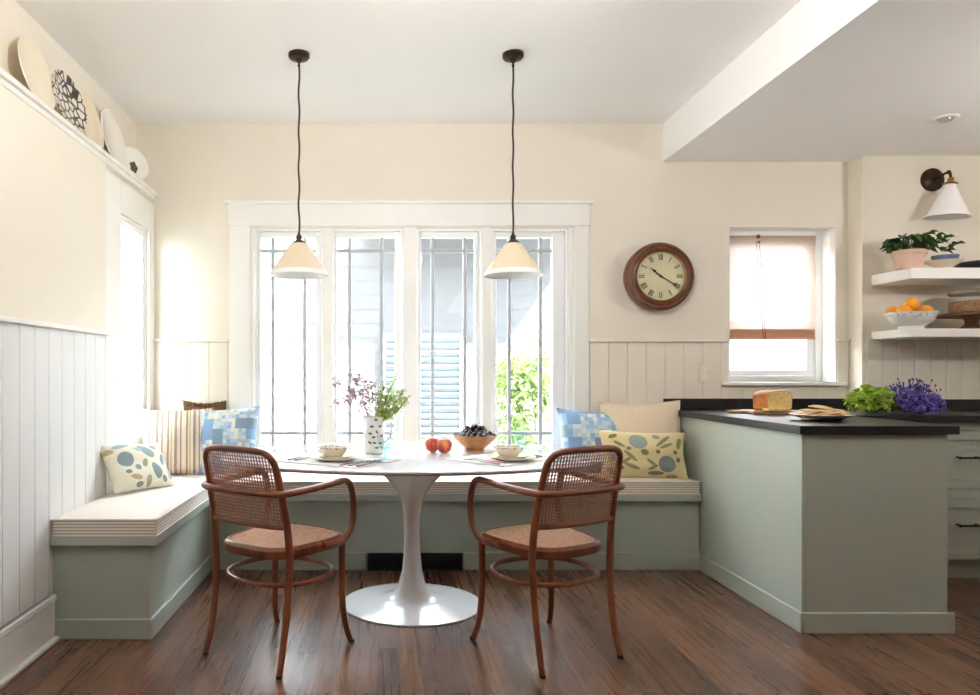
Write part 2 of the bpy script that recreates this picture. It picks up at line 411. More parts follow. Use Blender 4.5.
# window wall with two openings
OX0, OX1, OZ0, OZ1 = -.835, 1.2, .60, 2.06
SX0, SX1, SZ0, SZ1 = 2.177, 2.858, 1.087, 2.071
def holed(b, a0, a1, z0, z1, holes, put):
    xs = sorted({a0, a1, *[h[0] for h in holes], *[h[1] for h in holes]})
    for x0, x1 in zip(xs, xs[1:]):
        hs = [h for h in holes if h[0] <= x0+1e-6 and h[1] >= x1-1e-6]
        if not hs: put(x0, x1, z0, z1)
        else:
            put(x0, x1, z0, hs[0][2]); put(x0, x1, hs[0][3], z1)
b = MB(); holed(b, -1.51, XR+.15, 0, ZC, [(OX0,OX1,OZ0,OZ1),(SX0,SX1,SZ0,SZ1)], lambda x0,x1,z0,z1: b.box(x0,x1,YW,YW+.18,z0,z1))
b.box(-1.8,-1.51,YW,YW+.18,2.25,ZC)
struct(b.build('wall_back', M['wall'], smooth=False), 'cream wall with the windows')
# kitchen wall return
b = MB(); b.box(XK, XR, YK, YW, 0, ZS); struct(b.build('wall_kitchen', M['wall_kitchen'], smooth=False), 'cream kitchen wall behind the shelves')
# left wall: ledge-high thick part, with window opening, and recessed upper part
LW = (3.845, 4.31, .72, 2.025)
b = MB(); holed(b, YB-.15, YW, 0, 2.25, [LW], lambda y0,y1,z0,z1: b.box(-1.50,XC,y0,y1,z0,z1))
struct(b.build('wall_left', M['wall'], smooth=False), 'cream left wall below the plate ledge')
b = MB(); b.box(-1.8, XU, YB-.15, YW, 2.25, ZC); struct(b.build('wall_left.001', M['wall'], smooth=False), 'cream left wall above the plate ledge')
b = MB(); b.box(XC, XL-.004, YB, 3.61, ZR, 2.25); struct(b.build('wall_left.002', M['wall'], smooth=False), 'smooth cream boarding above the left wainscot')
# wall behind the camera (unseen, darkened to cut bounced light) and the kitchen side wall
b = MB(); b.box(-1.8, XR+.15, YB-.15, YB, 0, ZC)
struct(b.build('wall_rear', plain('bounce_cutting_dark_paint', srgb(70,66,54), .8), smooth=False), 'unseen wall behind the camera, darkened to cut bounced light')
b = MB(); b.box(XR, XR+.15, YB, YW, 0, ZC); struct(b.build('wall_right', M['wall_kitchen'], smooth=False), 'kitchen side wall')

# wainscot boards
def boards(a0, a1, pitch, put, gap=.002):
    a = a0
    while a < a1-.004:
        e = min(a+pitch, a1); put(a+gap/2, e-gap/2); a = e
def wains(name, mat, a0, a1, start, pitch, put, label):
    b = MB()
    boards(start, a1, pitch, lambda p, q: put(b, p, q))
    return struct(b.build(name, mat, bevel=.0025, segs=1), label)
wains('trim_1', M['wainscot_left'], 0, 3.61, -1.63, .1215, lambda b, p, q: b.box(XC, XL, p, q, .12, ZR-.02), 'tall white boarding on the left wall')
wains('trim_2', M['wainscot'], 0, -.955, -1.45, .1185, lambda b, p, q: b.box(p, q, YW-.014, YW, .1, ZR-.02), 'cream boarding left of the windows')
wains('trim_3', M['wainscot'], 0, SX0-.035, 1.3, .1185, lambda b, p, q: b.box(p, q, YW-.014, YW, .1, ZR-.02), 'cream boarding right of the windows')
b = MB(); boards(SX0-.035, SX1+.04, .1185, lambda p, q: b.box(p, q, YW-.014, YW, .5, SZ0-.03)); boards(SX1+.002, XK-.002, .1185, lambda p, q: b.box(p, q, YW-.014, YW, SZ0-.03, ZR-.02))
b.box(SX0-.035, SX0-.002, YW-.014, YW, SZ0-.03, ZR-.02)
struct(b.build('trim_4', M['wainscot'], bevel=.0025, segs=1), 'cream boarding around the small window')
wains('trim_5', M['wainscot'], 0, XR, XK+.02, .098, lambda b, p, q: b.box(p, q, YK-.012, YK, .5, 1.36), 'cream boarding under the kitchen shelves')
# wainscot cap rails
b = MB(); b.box(XC, XL+.022, YB, 3.614, ZR-.02, ZR); struct(b.build('trim_6', M['trim'], bevel=.004), 'cap rail on the left boarding')
for k, (x0, x1) in enumerate(((-1.45,-.965),(1.293,SX0),(SX1,XK))):
    b = MB(); b.box(x0, x1, YW-.03, YW, ZR-.02, ZR); struct(b.build('trim_%d' % (7+k), M['wainscot'], bevel=.004), 'cap rail on the window wall')
# left baseboard
b = MB(); b.box(XL, XL+.022, YB, 3.0, 0, .2); b.box(XL, XL+.028, YB, 3.0, .17, .2)
b.box(XL, XL+.042, YB, 3.0, 0, .02); struct(b.build('baseboard_left', M['wainscot_left'], bevel=.006), 'tall white baseboard along the left wall')
# plate ledge
b = MB(); b.box(XU-.02, -1.405, YB, YW-.03, 2.25, 2.272); b.box(XC, -1.422, YB, YW-.045, 2.226, 2.25)
struct(b.build('trim_10', M['trim'], bevel=.004), 'narrow plate ledge high on the left wall')
# left window casing
b = MB()
b.box(XC, XC+.018, 3.63, 3.845, .5, 2.2); b.box(XC, XC+.018, 4.31, 4.40, .5, 2.2); b.box(XC, XC+.018, 3.845, 4.31, 2.025, 2.2)
struct(b.build('trim_11', M['trim'], bevel=.004), 'white casing of the left window')
# ---- main windows
b = MB()
b.box(-.968, OX0, YW-.02, YW+.0, .5, 2.068); b.box(OX1, 1.295, YW-.02, YW, .5, 2.068)
b.box(-.975, 1.30, YW-.024, YW, 2.068, 2.205); b.box(-.99, 1.315, YW-.04, YW, 2.205, 2.225)
struct(b.build('trim_12', M['trim'], bevel=.003), 'wide white casing around the four windows')
b = MB(); b.box(-.98, 1.31, YW-.05, YW+.12, .575, .603); struct(b.build('trim_13', M['trim'], bevel=.004), 'white sill under the four windows')
YF = 4.455
pxx = lambda p: (p-383)/157.0
posts = [(-.379,-.322),(.128,.212),(.625,.685)]
b = MB()
for x0, x1 in posts: b.box(x0, x1, YW-.004, YW+.12, OZ0, OZ1)
b.box(OX0, OX0+.022, YW-.002, YW+.12, OZ0, OZ1); b.box(OX1-.03, OX1, YW-.002, YW+.12, OZ0, OZ1)
struct(b.build('trim_14', M['trim'], bevel=.003), 'white posts between the four windows')
wins = [(OX0+.022,-.379,261,316,272.7,304.6),(-.322,.128,337,395,349.7,381.5),(.212,.625,421,474.6,432.6,464.8),(.685,OX1-.03,496,552,509.5,540.6)]
def rect_ring(b, x0, x1, z0, z1, wx0, wx1, wz0, wz1, y0, y1):
    b.box(x0, x0+wx0, y0, y1, z0, z1); b.box(x1-wx1, x1, y0, y1, z0, z1)
    b.box(x0+wx0, x1-wx1, y0, y1, z0, z0+wz0); b.box(x0+wx0, x1-wx1, y0, y1, z1-wz1, z1)
ordn = ['leftmost', 'second', 'third', 'rightmost']
for i, (x0, x1, g0, g1, m0, m1) in enumerate(wins):
    w = thing('window_%d' % (i+1), 'tall white casement window, %s of the four behind the table' % ordn[i], 'window', ((x0+x1)/2, YF, OZ0)); w['kind'] = 'structure'
    cx = (x0+x1)/2
    b = MB(); rect_ring(b, x0-cx, x1-cx, 0, OZ1-OZ0, .016, .016, .02, .018, -.02, .06); b.build('window_frame', M['sash'], w, bevel=.002)
    gx0, gx1 = pxx(g0)-cx, pxx(g1)-cx; gz0, gz1 = .683-OZ0, 2.003-OZ0
    sx0, sx1 = x0-cx+.018, x1-cx-.018
    b = MB(); rect_ring(b, sx0, sx1, .022, OZ1-OZ0-.02, gx0-sx0, sx1-gx1, gz0-.022, OZ1-OZ0-.02-gz1, -.006, .036); b.build('sash', M['sash'], w, bevel=.004)
    b = MB(); b.box(gx0-.004, gx1+.004, .013, .017, gz0-.004, gz1+.004); b.build('glass_pane', M['pane'], w, smooth=False)
    b = MB(); mw = .011
    for m in (m0, m1): b.box(pxx(m)-cx-mw, pxx(m)-cx+mw, .004, .026, gz0, gz1)
    for z in (1.922, .760): b.box(gx0, gx1, .0045, .0255, z-OZ0-mw, z-OZ0+mw)
    b.build('muntin', M['muntin'], w, bevel=.002)
    hx = sx1-.022 if i % 2 == 0 else sx0+.022
    b = MB(); b.box(hx-.008, hx+.008, -.016, -.006, .175, .23); b.tube([(hx,-.02,.215),(hx,-.026,.18),(hx,-.022,.15)], .005, 8); b.build('window_latch', M['sash'], w)
# ---- small kitchen window
w = thing('window_5', 'small deep-set white window beside the kitchen, half covered by a blind', 'window', ((SX0+SX1)/2, YW+.13, SZ0)); w['kind'] = 'structure'
hw = (SX1-SX0)/2; hh = SZ1-SZ0
b = MB(); rect_ring(b, -hw, hw, 0, hh, .035, .05, .04, .035, 0, .05); b.build('window_frame', M['sash'], w, bevel=.003)
b = MB(); rect_ring(b, -hw+.035, hw-.05, .04, hh-.035, .045, .05, .036, .05, .012, .042); b.box(-hw+.08, hw-.1, .012, .042, .36, .395); b.build('sash', M['sash'], w, bevel=.003)
b = MB(); b.box(-hw+.075, hw-.095, .026, .03, .072, hh-.08); b.build('glass_pane', M['pane'], w, smooth=False)
b = MB(); b.box(SX0-.05, SX1+.045, YW-.035, YW+.13, SZ0-.024, SZ0); struct(b.build('trim_15', M['trim'], bevel=.004), 'white sill of the small kitchen window')
b = MB()
b.box(SX0-.0, SX0+.008, YW-.006, YW+.13, SZ0, SZ1); b.box(SX1-.008, SX1, YW-.006, YW+.13, SZ0, SZ1); b.box(SX0, SX1, YW-.006, YW+.13, SZ1-.008, SZ1)
struct(b.build('trim_16', M['trim'], bevel=.002), 'white reveal of the small kitchen window')
# ---- left window
w = thing('window_6', 'bright white-framed window in the left wall', 'window', (XC-.022, (LW[0]+LW[1])/2, LW[2])); w['kind'] = 'structure'
hw = (LW[1]-LW[0])/2; hh = LW[3]-LW[2]
def ring_x(b, y0, y1, z0, z1, t, x0, x1):
    b.box(x0, x1, y0, y0+t, z0, z1); b.box(x0, x1, y1-t, y1, z0, z1); b.box(x0, x1, y0+t, y1-t, z0, z0+t); b.box(x0, x1, y0+t, y1-t, z1-t, z1)
b = MB(); ring_x(b, -hw, hw, 0, hh, .014, -.022, .02); b.build('window_frame', M['sash'], w, bevel=.003)
b = MB(); ring_x(b, -hw+.014, hw-.014, .014, hh-.014, .03, -.012, .012); b.build('sash', M['sash'], w, bevel=.003)
b = MB(); b.box(0, .004, -hw+.04, hw-.04, .04, hh-.04); b.build('glass_pane', M['pane'], w, smooth=False)

# ------------------------------------------------------------------ window blind
t = thing('window_blind', 'pale woven roman blind with brown hem in the small kitchen window', 'blind', ((2.185+2.775)/2, YW+.085, 1.365))
bw = .297
b = MB(); b.box(-bw, bw, .0, .03, .64, .675); b.build('head_rail', M['sash'], t, bevel=.003)
def sheet(b, x0, x1, z0, z1, fy, nx=20, nz=16, th=.0015):
    G = [[(x0+(x1-x0)*i/nx, fy(x0+(x1-x0)*i/nx, z0+(z1-z0)*j/nz), z0+(z1-z0)*j/nz) for j in range(nz+1)] for i in range(nx+1)]
    F = [[b.bm.verts.new(p) for p in r] for r in G]; K = [[b.bm.verts.new((p[0], p[1]+th, p[2])) for p in r] for r in G]
    for i in range(nx):
        for j in range(nz):
            b.bm.faces.new((F[i][j],F[i+1][j],F[i+1][j+1],F[i][j+1])); b.bm.faces.new((K[i][j],K[i][j+1],K[i+1][j+1],K[i+1][j]))
    for i in range(nx):
        b.bm.faces.new((F[i][0],K[i][0],K[i+1][0],F[i+1][0])); b.bm.faces.new((F[i][nz],F[i+1][nz],K[i+1][nz],K[i][nz]))
    for j in range(nz):
        b.bm.faces.new((F[0][j],F[0][j+1],K[0][j+1],K[0][j])); b.bm.faces.new((F[nx][j],K[nx][j],K[nx][j+1],F[nx][j+1]))
b = MB(); sheet(b, -bw, bw, .05, .66, lambda x, z: -.004+.004*math.sin(z*26)+.003*math.sin(x*14)); b.build('blind_fabric', M['blind'], t)
b = MB(); sheet(b, -bw, bw-.01, -.02+.012, .05, lambda x, z: -.02+.008*math.sin(z*40)); sheet(b, -bw, bw-.006, .0, .062, lambda x, z: -.012); b.build('hem_fold', M['blind_hem'], t)
b = MB(); b.tube(smooth_path([(-.082,-.008,.62),(-.078,-.03,.3),(-.06,-.04,.06),(-.05,-.035,-.11)]), .0018, 6); b.build('pull_cord', M['cord'], t)
b = MB(); b.tube(smooth_path([(-.066,-.008,.62),(-.05,-.035,.3),(-.046,-.04,.06),(-.022,-.035,-.1)]), .0018, 6); b.build('pull_cord', M['cord'], t)
b = MB(); b.lathe([(0,-.012),(.01,-.008),(.012,0),(.008,.012),(0,.014)], 14, Matrix.Translation((-.075,-.016,.652))); b.lathe([(0,-.01),(.009,-.006),(.01,.003),(0,.01)], 14, Matrix.Translation((-.072,-.018,.618))); b.build('wooden_bead', M['clock_wood'], t)

# ------------------------------------------------------------------ outlet
t = thing('wall_outlet', 'cream outlet cover on the boarding left of the small kitchen window', 'outlet', (2.02, YW-.014, 1.145))
b = MB(); b.box(-.036, .036, -.007, 0, -.058, .058); b.build('cover_plate', M['outlet'], t, bevel=.003)
for z in (-.022, .022):
    b = MB(); b.lathe([(0,.0),(.016,.0),(.016,.004),(0,.004)], 20, Matrix.Translation((0,-.007,z)) @ Matrix.Rotation(R(90), 4, 'X')); b.build('socket_face', M['trim'], t)

# ------------------------------------------------------------------ benches, cushions
YBF = 4.056; XBI = -.991; YN = 3.004; XP = 1.838
t = thing('bench', 'sage green built-in window bench along the window wall', 'bench', (0, YBF, 0))
b = MB(); b.box(XBI-.43, XP, .018, YW-YBF-.018, .0, .405); b.build('bench_base', M['sage'], t, smooth=False)
b = MB(); b.box(XBI-.43, XP, -.028, YW-YBF-.018, .405, .443); b.build('seat_board', M['sage'], t, bevel=.004)
for x0, x1 in ((XBI+.0, -.092), (.463, XP)):
    b = MB(); b.box(x0, x1, .0, .018, .0, .105); b.build('base_board', M['sage'], t, bevel=.005)
t = thing('bench', 'sage green bench along the left wall, end facing the room', 'bench', (XBI, YN, 0))
b = MB(); b.box(XL-XBI+.002, -.016, .016, YBF-YN+.0, 0, .405); b.build('bench_base', M['sage'], t, smooth=False)
b = MB(); b.box(XL-XBI+.002, .02, -.012, YBF-YN-.03, .405, .443); b.build('seat_board', M['sage'], t, bevel=.004)
b = MB(); b.box(XL-XBI+.002, .0, .0, .016, 0, .088); b.box(-.016, 0, .016, YBF-YN-.002, 0, .088); b.build('base_board', M['sage'], t, bevel=.005)
# vent
t = thing('floor_vent', 'black slotted vent in the base of the window bench', 'vent', (.185, YBF, 0))
b = MB(); rect_ring(b, -.272, .272, .0, .1, .012, .012, .012, .012, -.006, .01); b.build('vent_frame', M['black'], t, bevel=.002)
b = MB(); b.box(-.27, .27, .008, .016, .002, .098); b.build('vent_back', M['black'], t, smooth=False)
b = MB()
for k in range(7): b.box(-.26, .26, -.002, .007, .016+k*.0105, .021+k*.0105)
b.build('louvre', M['black'], t, smooth=False)
def cushion(name, label, loc, L, D, H, mat, box_mat, crown=.012):
    t = thing(name, label, 'cushion', loc)
    b = MB()
    nx, ny = 24, 10
    def top(u, v): return H + crown*(1-abs(2*u-1)**6)*(1-abs(2*v-1)**4)
    G = [[b.bm.verts.new((L*i/nx, D*j/ny, top(i/nx, j/ny) - (.008 if i in (0,nx) or j in (0,ny) else 0))) for j in range(ny+1)] for i in range(nx+1)]
    for i in range(nx):
        for j in range(ny): b.bm.faces.new((G[i][j],G[i+1][j],G[i+1][j+1],G[i][j+1]))
    lo = MB()
    ring = [G[i][0] for i in range(nx+1)] + [G[nx][j] for j in range(1, ny+1)] + [G[i][ny] for i in range(nx-1, -1, -1)] + [G[0][j] for j in range(ny-1, 0, -1)]
    bot = [b.bm.verts.new((v.co.x, v.co.y, H-.02)) for v in ring]
    n = len(ring)
    for k in range(n): b.bm.faces.new((ring[k], bot[k], bot[(k+1) % n], ring[(k+1) % n]))
    b.bm.faces.new(bot)
    b.build('cushion_top', mat, t, angle=60)
    lo.prism([(-.003,-.003),(L+.003,-.003),(L+.003,D+.003),(-.003,D+.003)], 0, H-.008)
    lo.build('striped_boxing', box_mat, t, bevel=.006)
    for z in (H-.006, .004):
        p = MB(); e = .004
        p.tube([(-e,-e,z),(L+e,-e,z),(L+e,D+e,z),(-e,D+e,z)], .0042, 8, closed=True); p.build('piping', box_mat, t)
    return t
cushion('seat_cushion', 'long oatmeal seat cushion with striped edge on the window bench', (XBI+.03, YBF-.02, .4435), XP-XBI-.045, YW-YBF-.02, .078, M['cushion'], M['boxing'])
cushion('seat_cushion', 'oatmeal seat cushion with striped edge on the left wall bench', (XL+.01, YN-.004, .4435), -.972-XL-.012, YW-YN-.03, .078, M['cushion'], M['boxing'])

# ------------------------------------------------------------------ pillows
def pillow(name, label, w, h, th, mat, loc, lean, yaw, roll=0, seed=0, piping=None, fringe=None):
    rnd = random.Random(seed); ph = [rnd.uniform(0, 6.28) for _ in range(6)]
    n = 22; b = MB()
    def P(i, j, sgn):
        u, v = 2*i/n-1, 2*j/n-1
        x = u*w/2*(1-.085*(1-v*v)); z = v*h/2*(1-.085*(1-u*u))
        d = max(0, (1-abs(u)**2.6))**.55 * max(0, (1-abs(v)**2.6))**.55
        wr = 1+.06*math.sin(5*u+ph[0]+3*v)+.05*math.sin(7*v+ph[1])+.04*math.sin(11*u*v+ph[2])
        return (x, sgn*th/2*d*wr, z+h/2)
    F = [[None]*(n+1) for _ in range(n+1)]; K = [[None]*(n+1) for _ in range(n+1)]
    for i in range(n+1):
        for j in range(n+1):
            F[i][j] = b.bm.verts.new(P(i,j,-1))
            K[i][j] = F[i][j] if i in (0,n) or j in (0,n) else b.bm.verts.new(P(i,j,1))
    for i in range(n):
        for j in range(n):
            b.bm.faces.new((F[i][j],F[i+1][j],F[i+1][j+1],F[i][j+1])); b.bm.faces.new((K[i][j],K[i][j+1],K[i+1][j+1],K[i+1][j]))
    edge = [P(i,0,0) for i in range(n)] + [P(n,j,0) for j in range(n)] + [P(i,n,0) for i in range(n,0,-1)] + [P(0,j,0) for j in range(n,0,-1)]
    o = b.build(name, mat, None, angle=75)
    tag(o, label, 'pillow')
    if piping:
        p = MB(); p.tube(edge, .004, 6, closed=True); p.build('piping', piping, o)
    if fringe:
        p = MB()
        for k in range(0, 150):
            u = -1+2*k/149; x = u*w/2*.985; z = h*.5*(1-.085*(1-u*u))+h/2
            p.tube([(x,0,z-.005),(x+rnd.uniform(-.004,.004),rnd.uniform(-.01,.01),z+.012),(x+rnd.uniform(-.01,.01),rnd.uniform(-.02,.01),z+rnd.uniform(.016,.028))], .0022, 5)
        p.build('fringe', fringe, o)
    o.rotation_mode = 'XYZ'
    o.matrix_world = Matrix.Translation(loc) @ Matrix.Rotation(yaw, 4, 'Z') @ Matrix.Rotation(-lean, 4, 'X') @ Matrix.Rotation(roll, 4, 'Y')
    return o
ZT = .528
pillow('throw_pillow', 'small cream pillow with blue flowers leaning on the left wall', .41, .28, .13, M['floral_blue'], (-1.225, 3.63, ZT+.010), R(33), R(64), R(4), 1)
pillow('throw_pillow', 'tan and cream striped square pillow in the bench corner', .44, .43, .15, M['stripe_pillow'], (-1.235, 4.19, ZT-.008), R(18), R(14), R(0), 2)
pillow('throw_pillow', 'brown fringed pillow tucked behind the striped and blue pillows', .27, .425, .08, M['brown_fringe'], (-1.115, 4.35, ZT-.004), R(4), R(0), 0, 3, fringe=M['brown_fringe'])
pillow('throw_pillow', 'blue patchwork square pillow at the left end of the windows', .43, .43, .14, M['patchwork'], (-.965, 4.215, ZT-.008), R(16), R(-6), R(-3), 4)
pillow('throw_pillow', 'sky blue patchwork pillow at the right end of the windows', .43, .42, .14, M['patchwork_sky'], (1.285, 4.235, ZT-.008), R(18), R(2), R(2), 5)
pillow('throw_pillow', 'plain beige linen pillow against the boarding beside the counter', .50, .46, .15, M['beige_linen'], (1.60, 4.255, ZT-.008), R(13), R(-2), R(-1), 6, piping=M['beige_linen'])
pillow('throw_pillow', 'straw yellow lumbar pillow with teal botanical print', .53, .29, .13, M['floral_yellow'], (1.535, 4.10, ZT-.010), R(14), R(3), R(2), 8)

# ------------------------------------------------------------------ peninsula, countertop, kitchen cabinets
PX0, PX1, PY0 = 1.846, 2.50, 3.085
t = thing('peninsula_cabinet', 'sage green cabinet peninsula with plain panels and black top', 'cabinet', (PX0, PY0, 0))
LY = YW-.016-PY0
b = MB(); b.box(.014, PX1-PX0-.012, .014, LY, 0, .876); b.build('cabinet_body', M['sage'], t, smooth=False)
b = MB(); b.box(0, .014, 0, LY, 0, .876); b.build('side_panel', M['sage'], t, bevel=.002)
b = MB(); b.box(.014, PX1-PX0-.012, 0, .014, 0, .876); b.build('end_panel', M['sage'], t, bevel=.002)
b = MB(); b.box(-.014, 0, -.014, YBF-PY0-.002, 0, .093); b.box(0, PX1-PX0+.012, -.014, 0, 0, .093); b.build('base_board', M['sage'], t, bevel=.005)
t = thing('countertop', 'honed black stone worktop over the peninsula and kitchen cabinets', 'countertop', (PX0, PY0, .8765))
YKF = 3.80
b = MB(); b.prism([(-.02,-.022),(PX1-PX0+.026,-.022),(PX1-PX0+.026,YKF-PY0),(XR-.02-PX0,YKF-PY0),(XR-.02-PX0,YK-.014-PY0),(XK+.0-PX0-.002,YK-.014-PY0),(XK-.002-PX0,LY),(-.02,LY)], 0, .0375)
b.build('worktop', M['slab'], t, bevel=.003)
b = MB(); b.box(-.085, XK-PX0-.002, LY-.02, LY, .0375, .107); b.build('backsplash', M['slab'], t, bevel=.002)
b = MB(); b.box(XK-PX0-.002, XR-.02-PX0, YK-.034-PY0, YK-.0145-PY0, .0375, .107); b.build('backsplash', M['slab'], t, bevel=.002)

def base_cabinet(x0, x1, label):
    t = thing('base_cabinet', label, 'cabinet', (x0, 3.84, 0), 0, 'kitchen base cabinets')
    W = x1-x0; D = YK-.016-3.84
    b = MB(); b.box(0, W, .02, D, .12, .876); b.build('cabinet_body', M['sage'], t, smooth=False)
    b = MB(); b.box(0, W, .07, .085, 0, .12); b.build('toe_kick', M['sage'], t, smooth=False)
    b = MB(); b.box(0, .045, 0, .02, .12, .876); b.box(W-.045, W, 0, .02, .12, .876)
    for z0, z1 in ((.12,.145),(.455,.505),(.83,.876)): b.box(.045, W-.045, 0, .02, z0, z1)
    b.build('face_frame', M['sage'], t, bevel=.002)
    for z0, z1 in ((.508,.827),(.148,.452)):
        d = MB(); rect_ring(d, .048, W-.048, z0, z1, .05, .05, .05, .05, .001, .019); d.box(.098, W-.098, .009, .019, z0+.05, z1-.05)
        dd = d.build('drawer_front', M['sage'], t, bevel=.002)
        h = MB(); zc = z1-.145 if z1 > .5 else z1-.14; hc = W/2-.02
        h.tube([(hc-.062,-.03,zc),(hc+.062,-.03,zc)], .006, 12)
        for sx in (-.05, .05): h.tube([(hc+sx,.012,zc),(hc+sx,-.03,zc)], .0055, 10)
        for sx in (-.062, .062): h.ball((hc+sx,-.03,zc), .0085, 2)
        h.build('handle', M['bronze'], dd)
    return t
base_cabinet(2.975, 3.475, 'sage drawer cabinet behind the peninsula at the right edge')
b = MB(); b.box(PX1+.001, 2.974, 3.845, YK-.016, 0, .876); tag(b.build('filler_panel', M['sage'], smooth=False), 'sage filler panel between peninsula and drawer cabinet', 'panel')
base_cabinet(3.476, 4.0, 'sage drawer cabinet next along the kitchen wall')

# ------------------------------------------------------------------ kitchen shelves and what is on them
for z, lab in ((1.741, 'upper white floating shelf with the potted plant'), (1.396, 'lower white floating shelf with the orange bowl')):
    b = MB(); b.box(2.99, XR-.01, 3.962, YK-.001, z-.062 if z > 1.5 else z-.048, z)
    tag(b.build('floating_shelf', M['trim'], bevel=.003), lab, 'shelf')
def at(px, y): return (px-383)*y/700
# potted plant
yq = 4.05
t = thing('potted_plant', 'leafy green trailing plant in blush pot on the upper shelf', 'plant', (at(909,yq), yq, 1.7412))
b = MB(); b.lathe([(0,0),(.062,0),(.066,.004),(.078,.085),(.086,.086),(.088,.108),(.080,.108),(.074,.08),(0,.08)], 36); b.build('pot', M['terracotta'], t)
b = MB(); b.lathe([(0,.08),(.077,.086),(.0,.096)], 20); b.build('soil', M['soil'], t)
b = MB(); st = MB(); rnd = random.Random(3)
for k in range(70):
    a = rnd.uniform(0, 2*PI); rr = rnd.uniform(.01,.085); zz = .10+rnd.uniform(.0,.085)*(1-(rr/.12)**2)+rnd.uniform(0,.02)
    p = Vector((rr*math.cos(a)*1.05-.01, rr*math.sin(a), zz+.012))
    st.tube([(p.x*.3, p.y*.3, .09), (p.x*.8, p.y*.8, zz), p], .0016, 5)
    d = Vector((math.cos(a), math.sin(a), rnd.uniform(-.35,.4)))
    b.leaf(p, d, rnd.uniform(.045,.075), rnd.uniform(.035,.055), .2)
for (vx, vz, vy) in ((.12,.14,-.02),(.16,.17,-.06),(.19,.10,-.03),(.21,.13,-.07)):
    path = smooth_path([(.03,0,.1),(vx*.5,vy*.5,vz*.9+.05),(vx,vy,vz)], 6); st.tube(path, .0017, 5)
    for q in path[5::2]:
        for sg in (-1,1): b.leaf(q, (rnd.uniform(-.4,1), sg*.5-.2, rnd.uniform(-.3,.8)), rnd.uniform(.035,.05), .035, .2)
    b.leaf(path[-1], (.8,-.2,.5), .05, .04)
b.build('leaves', M['leaf_dark'], t); st.build('stems', M['stem'], t)
# bowls and dark platter
yq = 4.02
t = tag((lambda b: (b.lathe([(0,.0),(.034,0),(.036,.006),(.09,.04),(.096,.046),(.09,.046),(.034,.012),(0,.010)], 36), b.build('serving_bowl', M['cream_ceramic']))[1])(MB()), 'shallow cream bowl under a small blue bowl on the upper shelf', 'bowl'); t.location = (at(943.5,yq), yq, 1.7412)
o = tag((lambda b: (b.lathe([(0,.0),(.036,0),(.055,.004),(.066,.044),(.062,.044),(.05,.01),(0,.008)], 36), b.build('small_bowl', M['blue_glaze']))[1])(MB()), 'small slate blue bowl nested in the shallow cream bowl', 'bowl'); o.location = (at(945,yq-.02), yq-.02, 1.770)
o = tag((lambda b: (b.lathe([(0,.0),(.09,0),(.10,.005),(.15,.042),(.158,.044),(.15,.050),(.1,.056),(0,.062)], 40), b.build('covered_dish', M['navy']))[1])(MB()), 'dark navy dish at the right end of the upper shelf', 'dish'); o.location = (at(985,4.1), 4.1, 1.7412)
# bowl of oranges
yq = 4.04
bx = at(911, yq)
o = tag((lambda b: (b.lathe([(0,.0),(.062,0),(.064,.01),(.062,.016),(.104,.042),(.124,.085),(.130,.097),(.124,.097),(.098,.047),(.04,.022),(0,.02)], 48), b.build('fruit_bowl', M['speckled']))[1])(MB()), 'white footed bowl with dark speckles holding oranges', 'bowl'); o.location = (bx, yq, 1.3962)
def orange(r):
    b = MB(); b.lathe([(0,-r*.96),(r*.3,-r*.93),(r*.6,-r*.78),(r*.85,-r*.5),(r*.98,-r*.15),(r,.05*r),(r*.93,.38*r),(r*.74,.68*r),(r*.45,.89*r),(r*.18,.955*r),(r*.06,.935*r),(0,.92*r)], 28)
    o = b.build('orange', M['orange'], None, angle=80)
    s = MB(); s.lathe([(0,.90*r),(.007,.915*r),(.005,.97*r),(0,.98*r)], 8); s.build('stem_end', M['stem'], o)
    return o
proto = None
for k, (dx, dy, z, lab) in enumerate(((-.062,-.03,.098,'orange at the left front of the white bowl'),(.058,-.035,.098,'orange at the right front of the white bowl'),(-.004,.058,.098,'orange at the back of the white bowl'),(-.006,-.012,.142,'topmost orange on the pile in the white bowl'),(-.075,.046,.1,'orange at the far left of the white bowl'),(.072,.046,.1,'orange at the far right of the white bowl'))):
    o = orange(.038) if proto is None else copy_tree(proto)
    proto = proto or o
    tag(o, lab, 'orange', 'oranges in the speckled bowl'); o.location = (bx+dx, yq+dy, 1.3962+z); o.rotation_euler = (.2*k, .15*k, k)
# cake stand + jar
yq = 4.06
cx = at(972, yq)
t = thing('cake_stand', 'dark wooden cake stand carrying a jar on the lower shelf', 'cake stand', (cx, yq, 1.3962))
b = MB(); b.lathe([(0,0),(.062,0),(.064,.006),(.05,.016),(.036,.03),(.034,.05),(.044,.066),(0,.068)], 36); b.build('pedestal', M['stand_wood'], t)
b = MB(); b.lathe([(0,.066),(.10,.068),(.175,.074),(.18,.082),(.178,.09),(.0,.088)], 48); b.build('plate_top', M['stand_wood'], t)
t = thing('storage_jar', 'glass jar of granola with metal lid on the cake stand', 'jar', (cx+.02, yq, 1.3962+.0905))
b = MB(); b.lathe([(0,.0),(.122,.0),(.13,.008),(.13,.09),(.118,.104),(.118,.112),(.112,.112),(.112,.1),(.124,.088),(.124,.01),(0,.006)], 44); b.build('glass_body', M['clear_glass'], t)
b = MB(); b.lathe([(0,.008),(.12,.008),(.122,.012),(.122,.07),(.06,.078),(0,.074)], 40); b.build('granola', M['granola'], t)
b = MB(); b.lathe([(0,.112),(.125,.112),(.127,.116),(.127,.128),(.12,.134),(0,.136)], 44); b.build('lid', M['lid'], t)

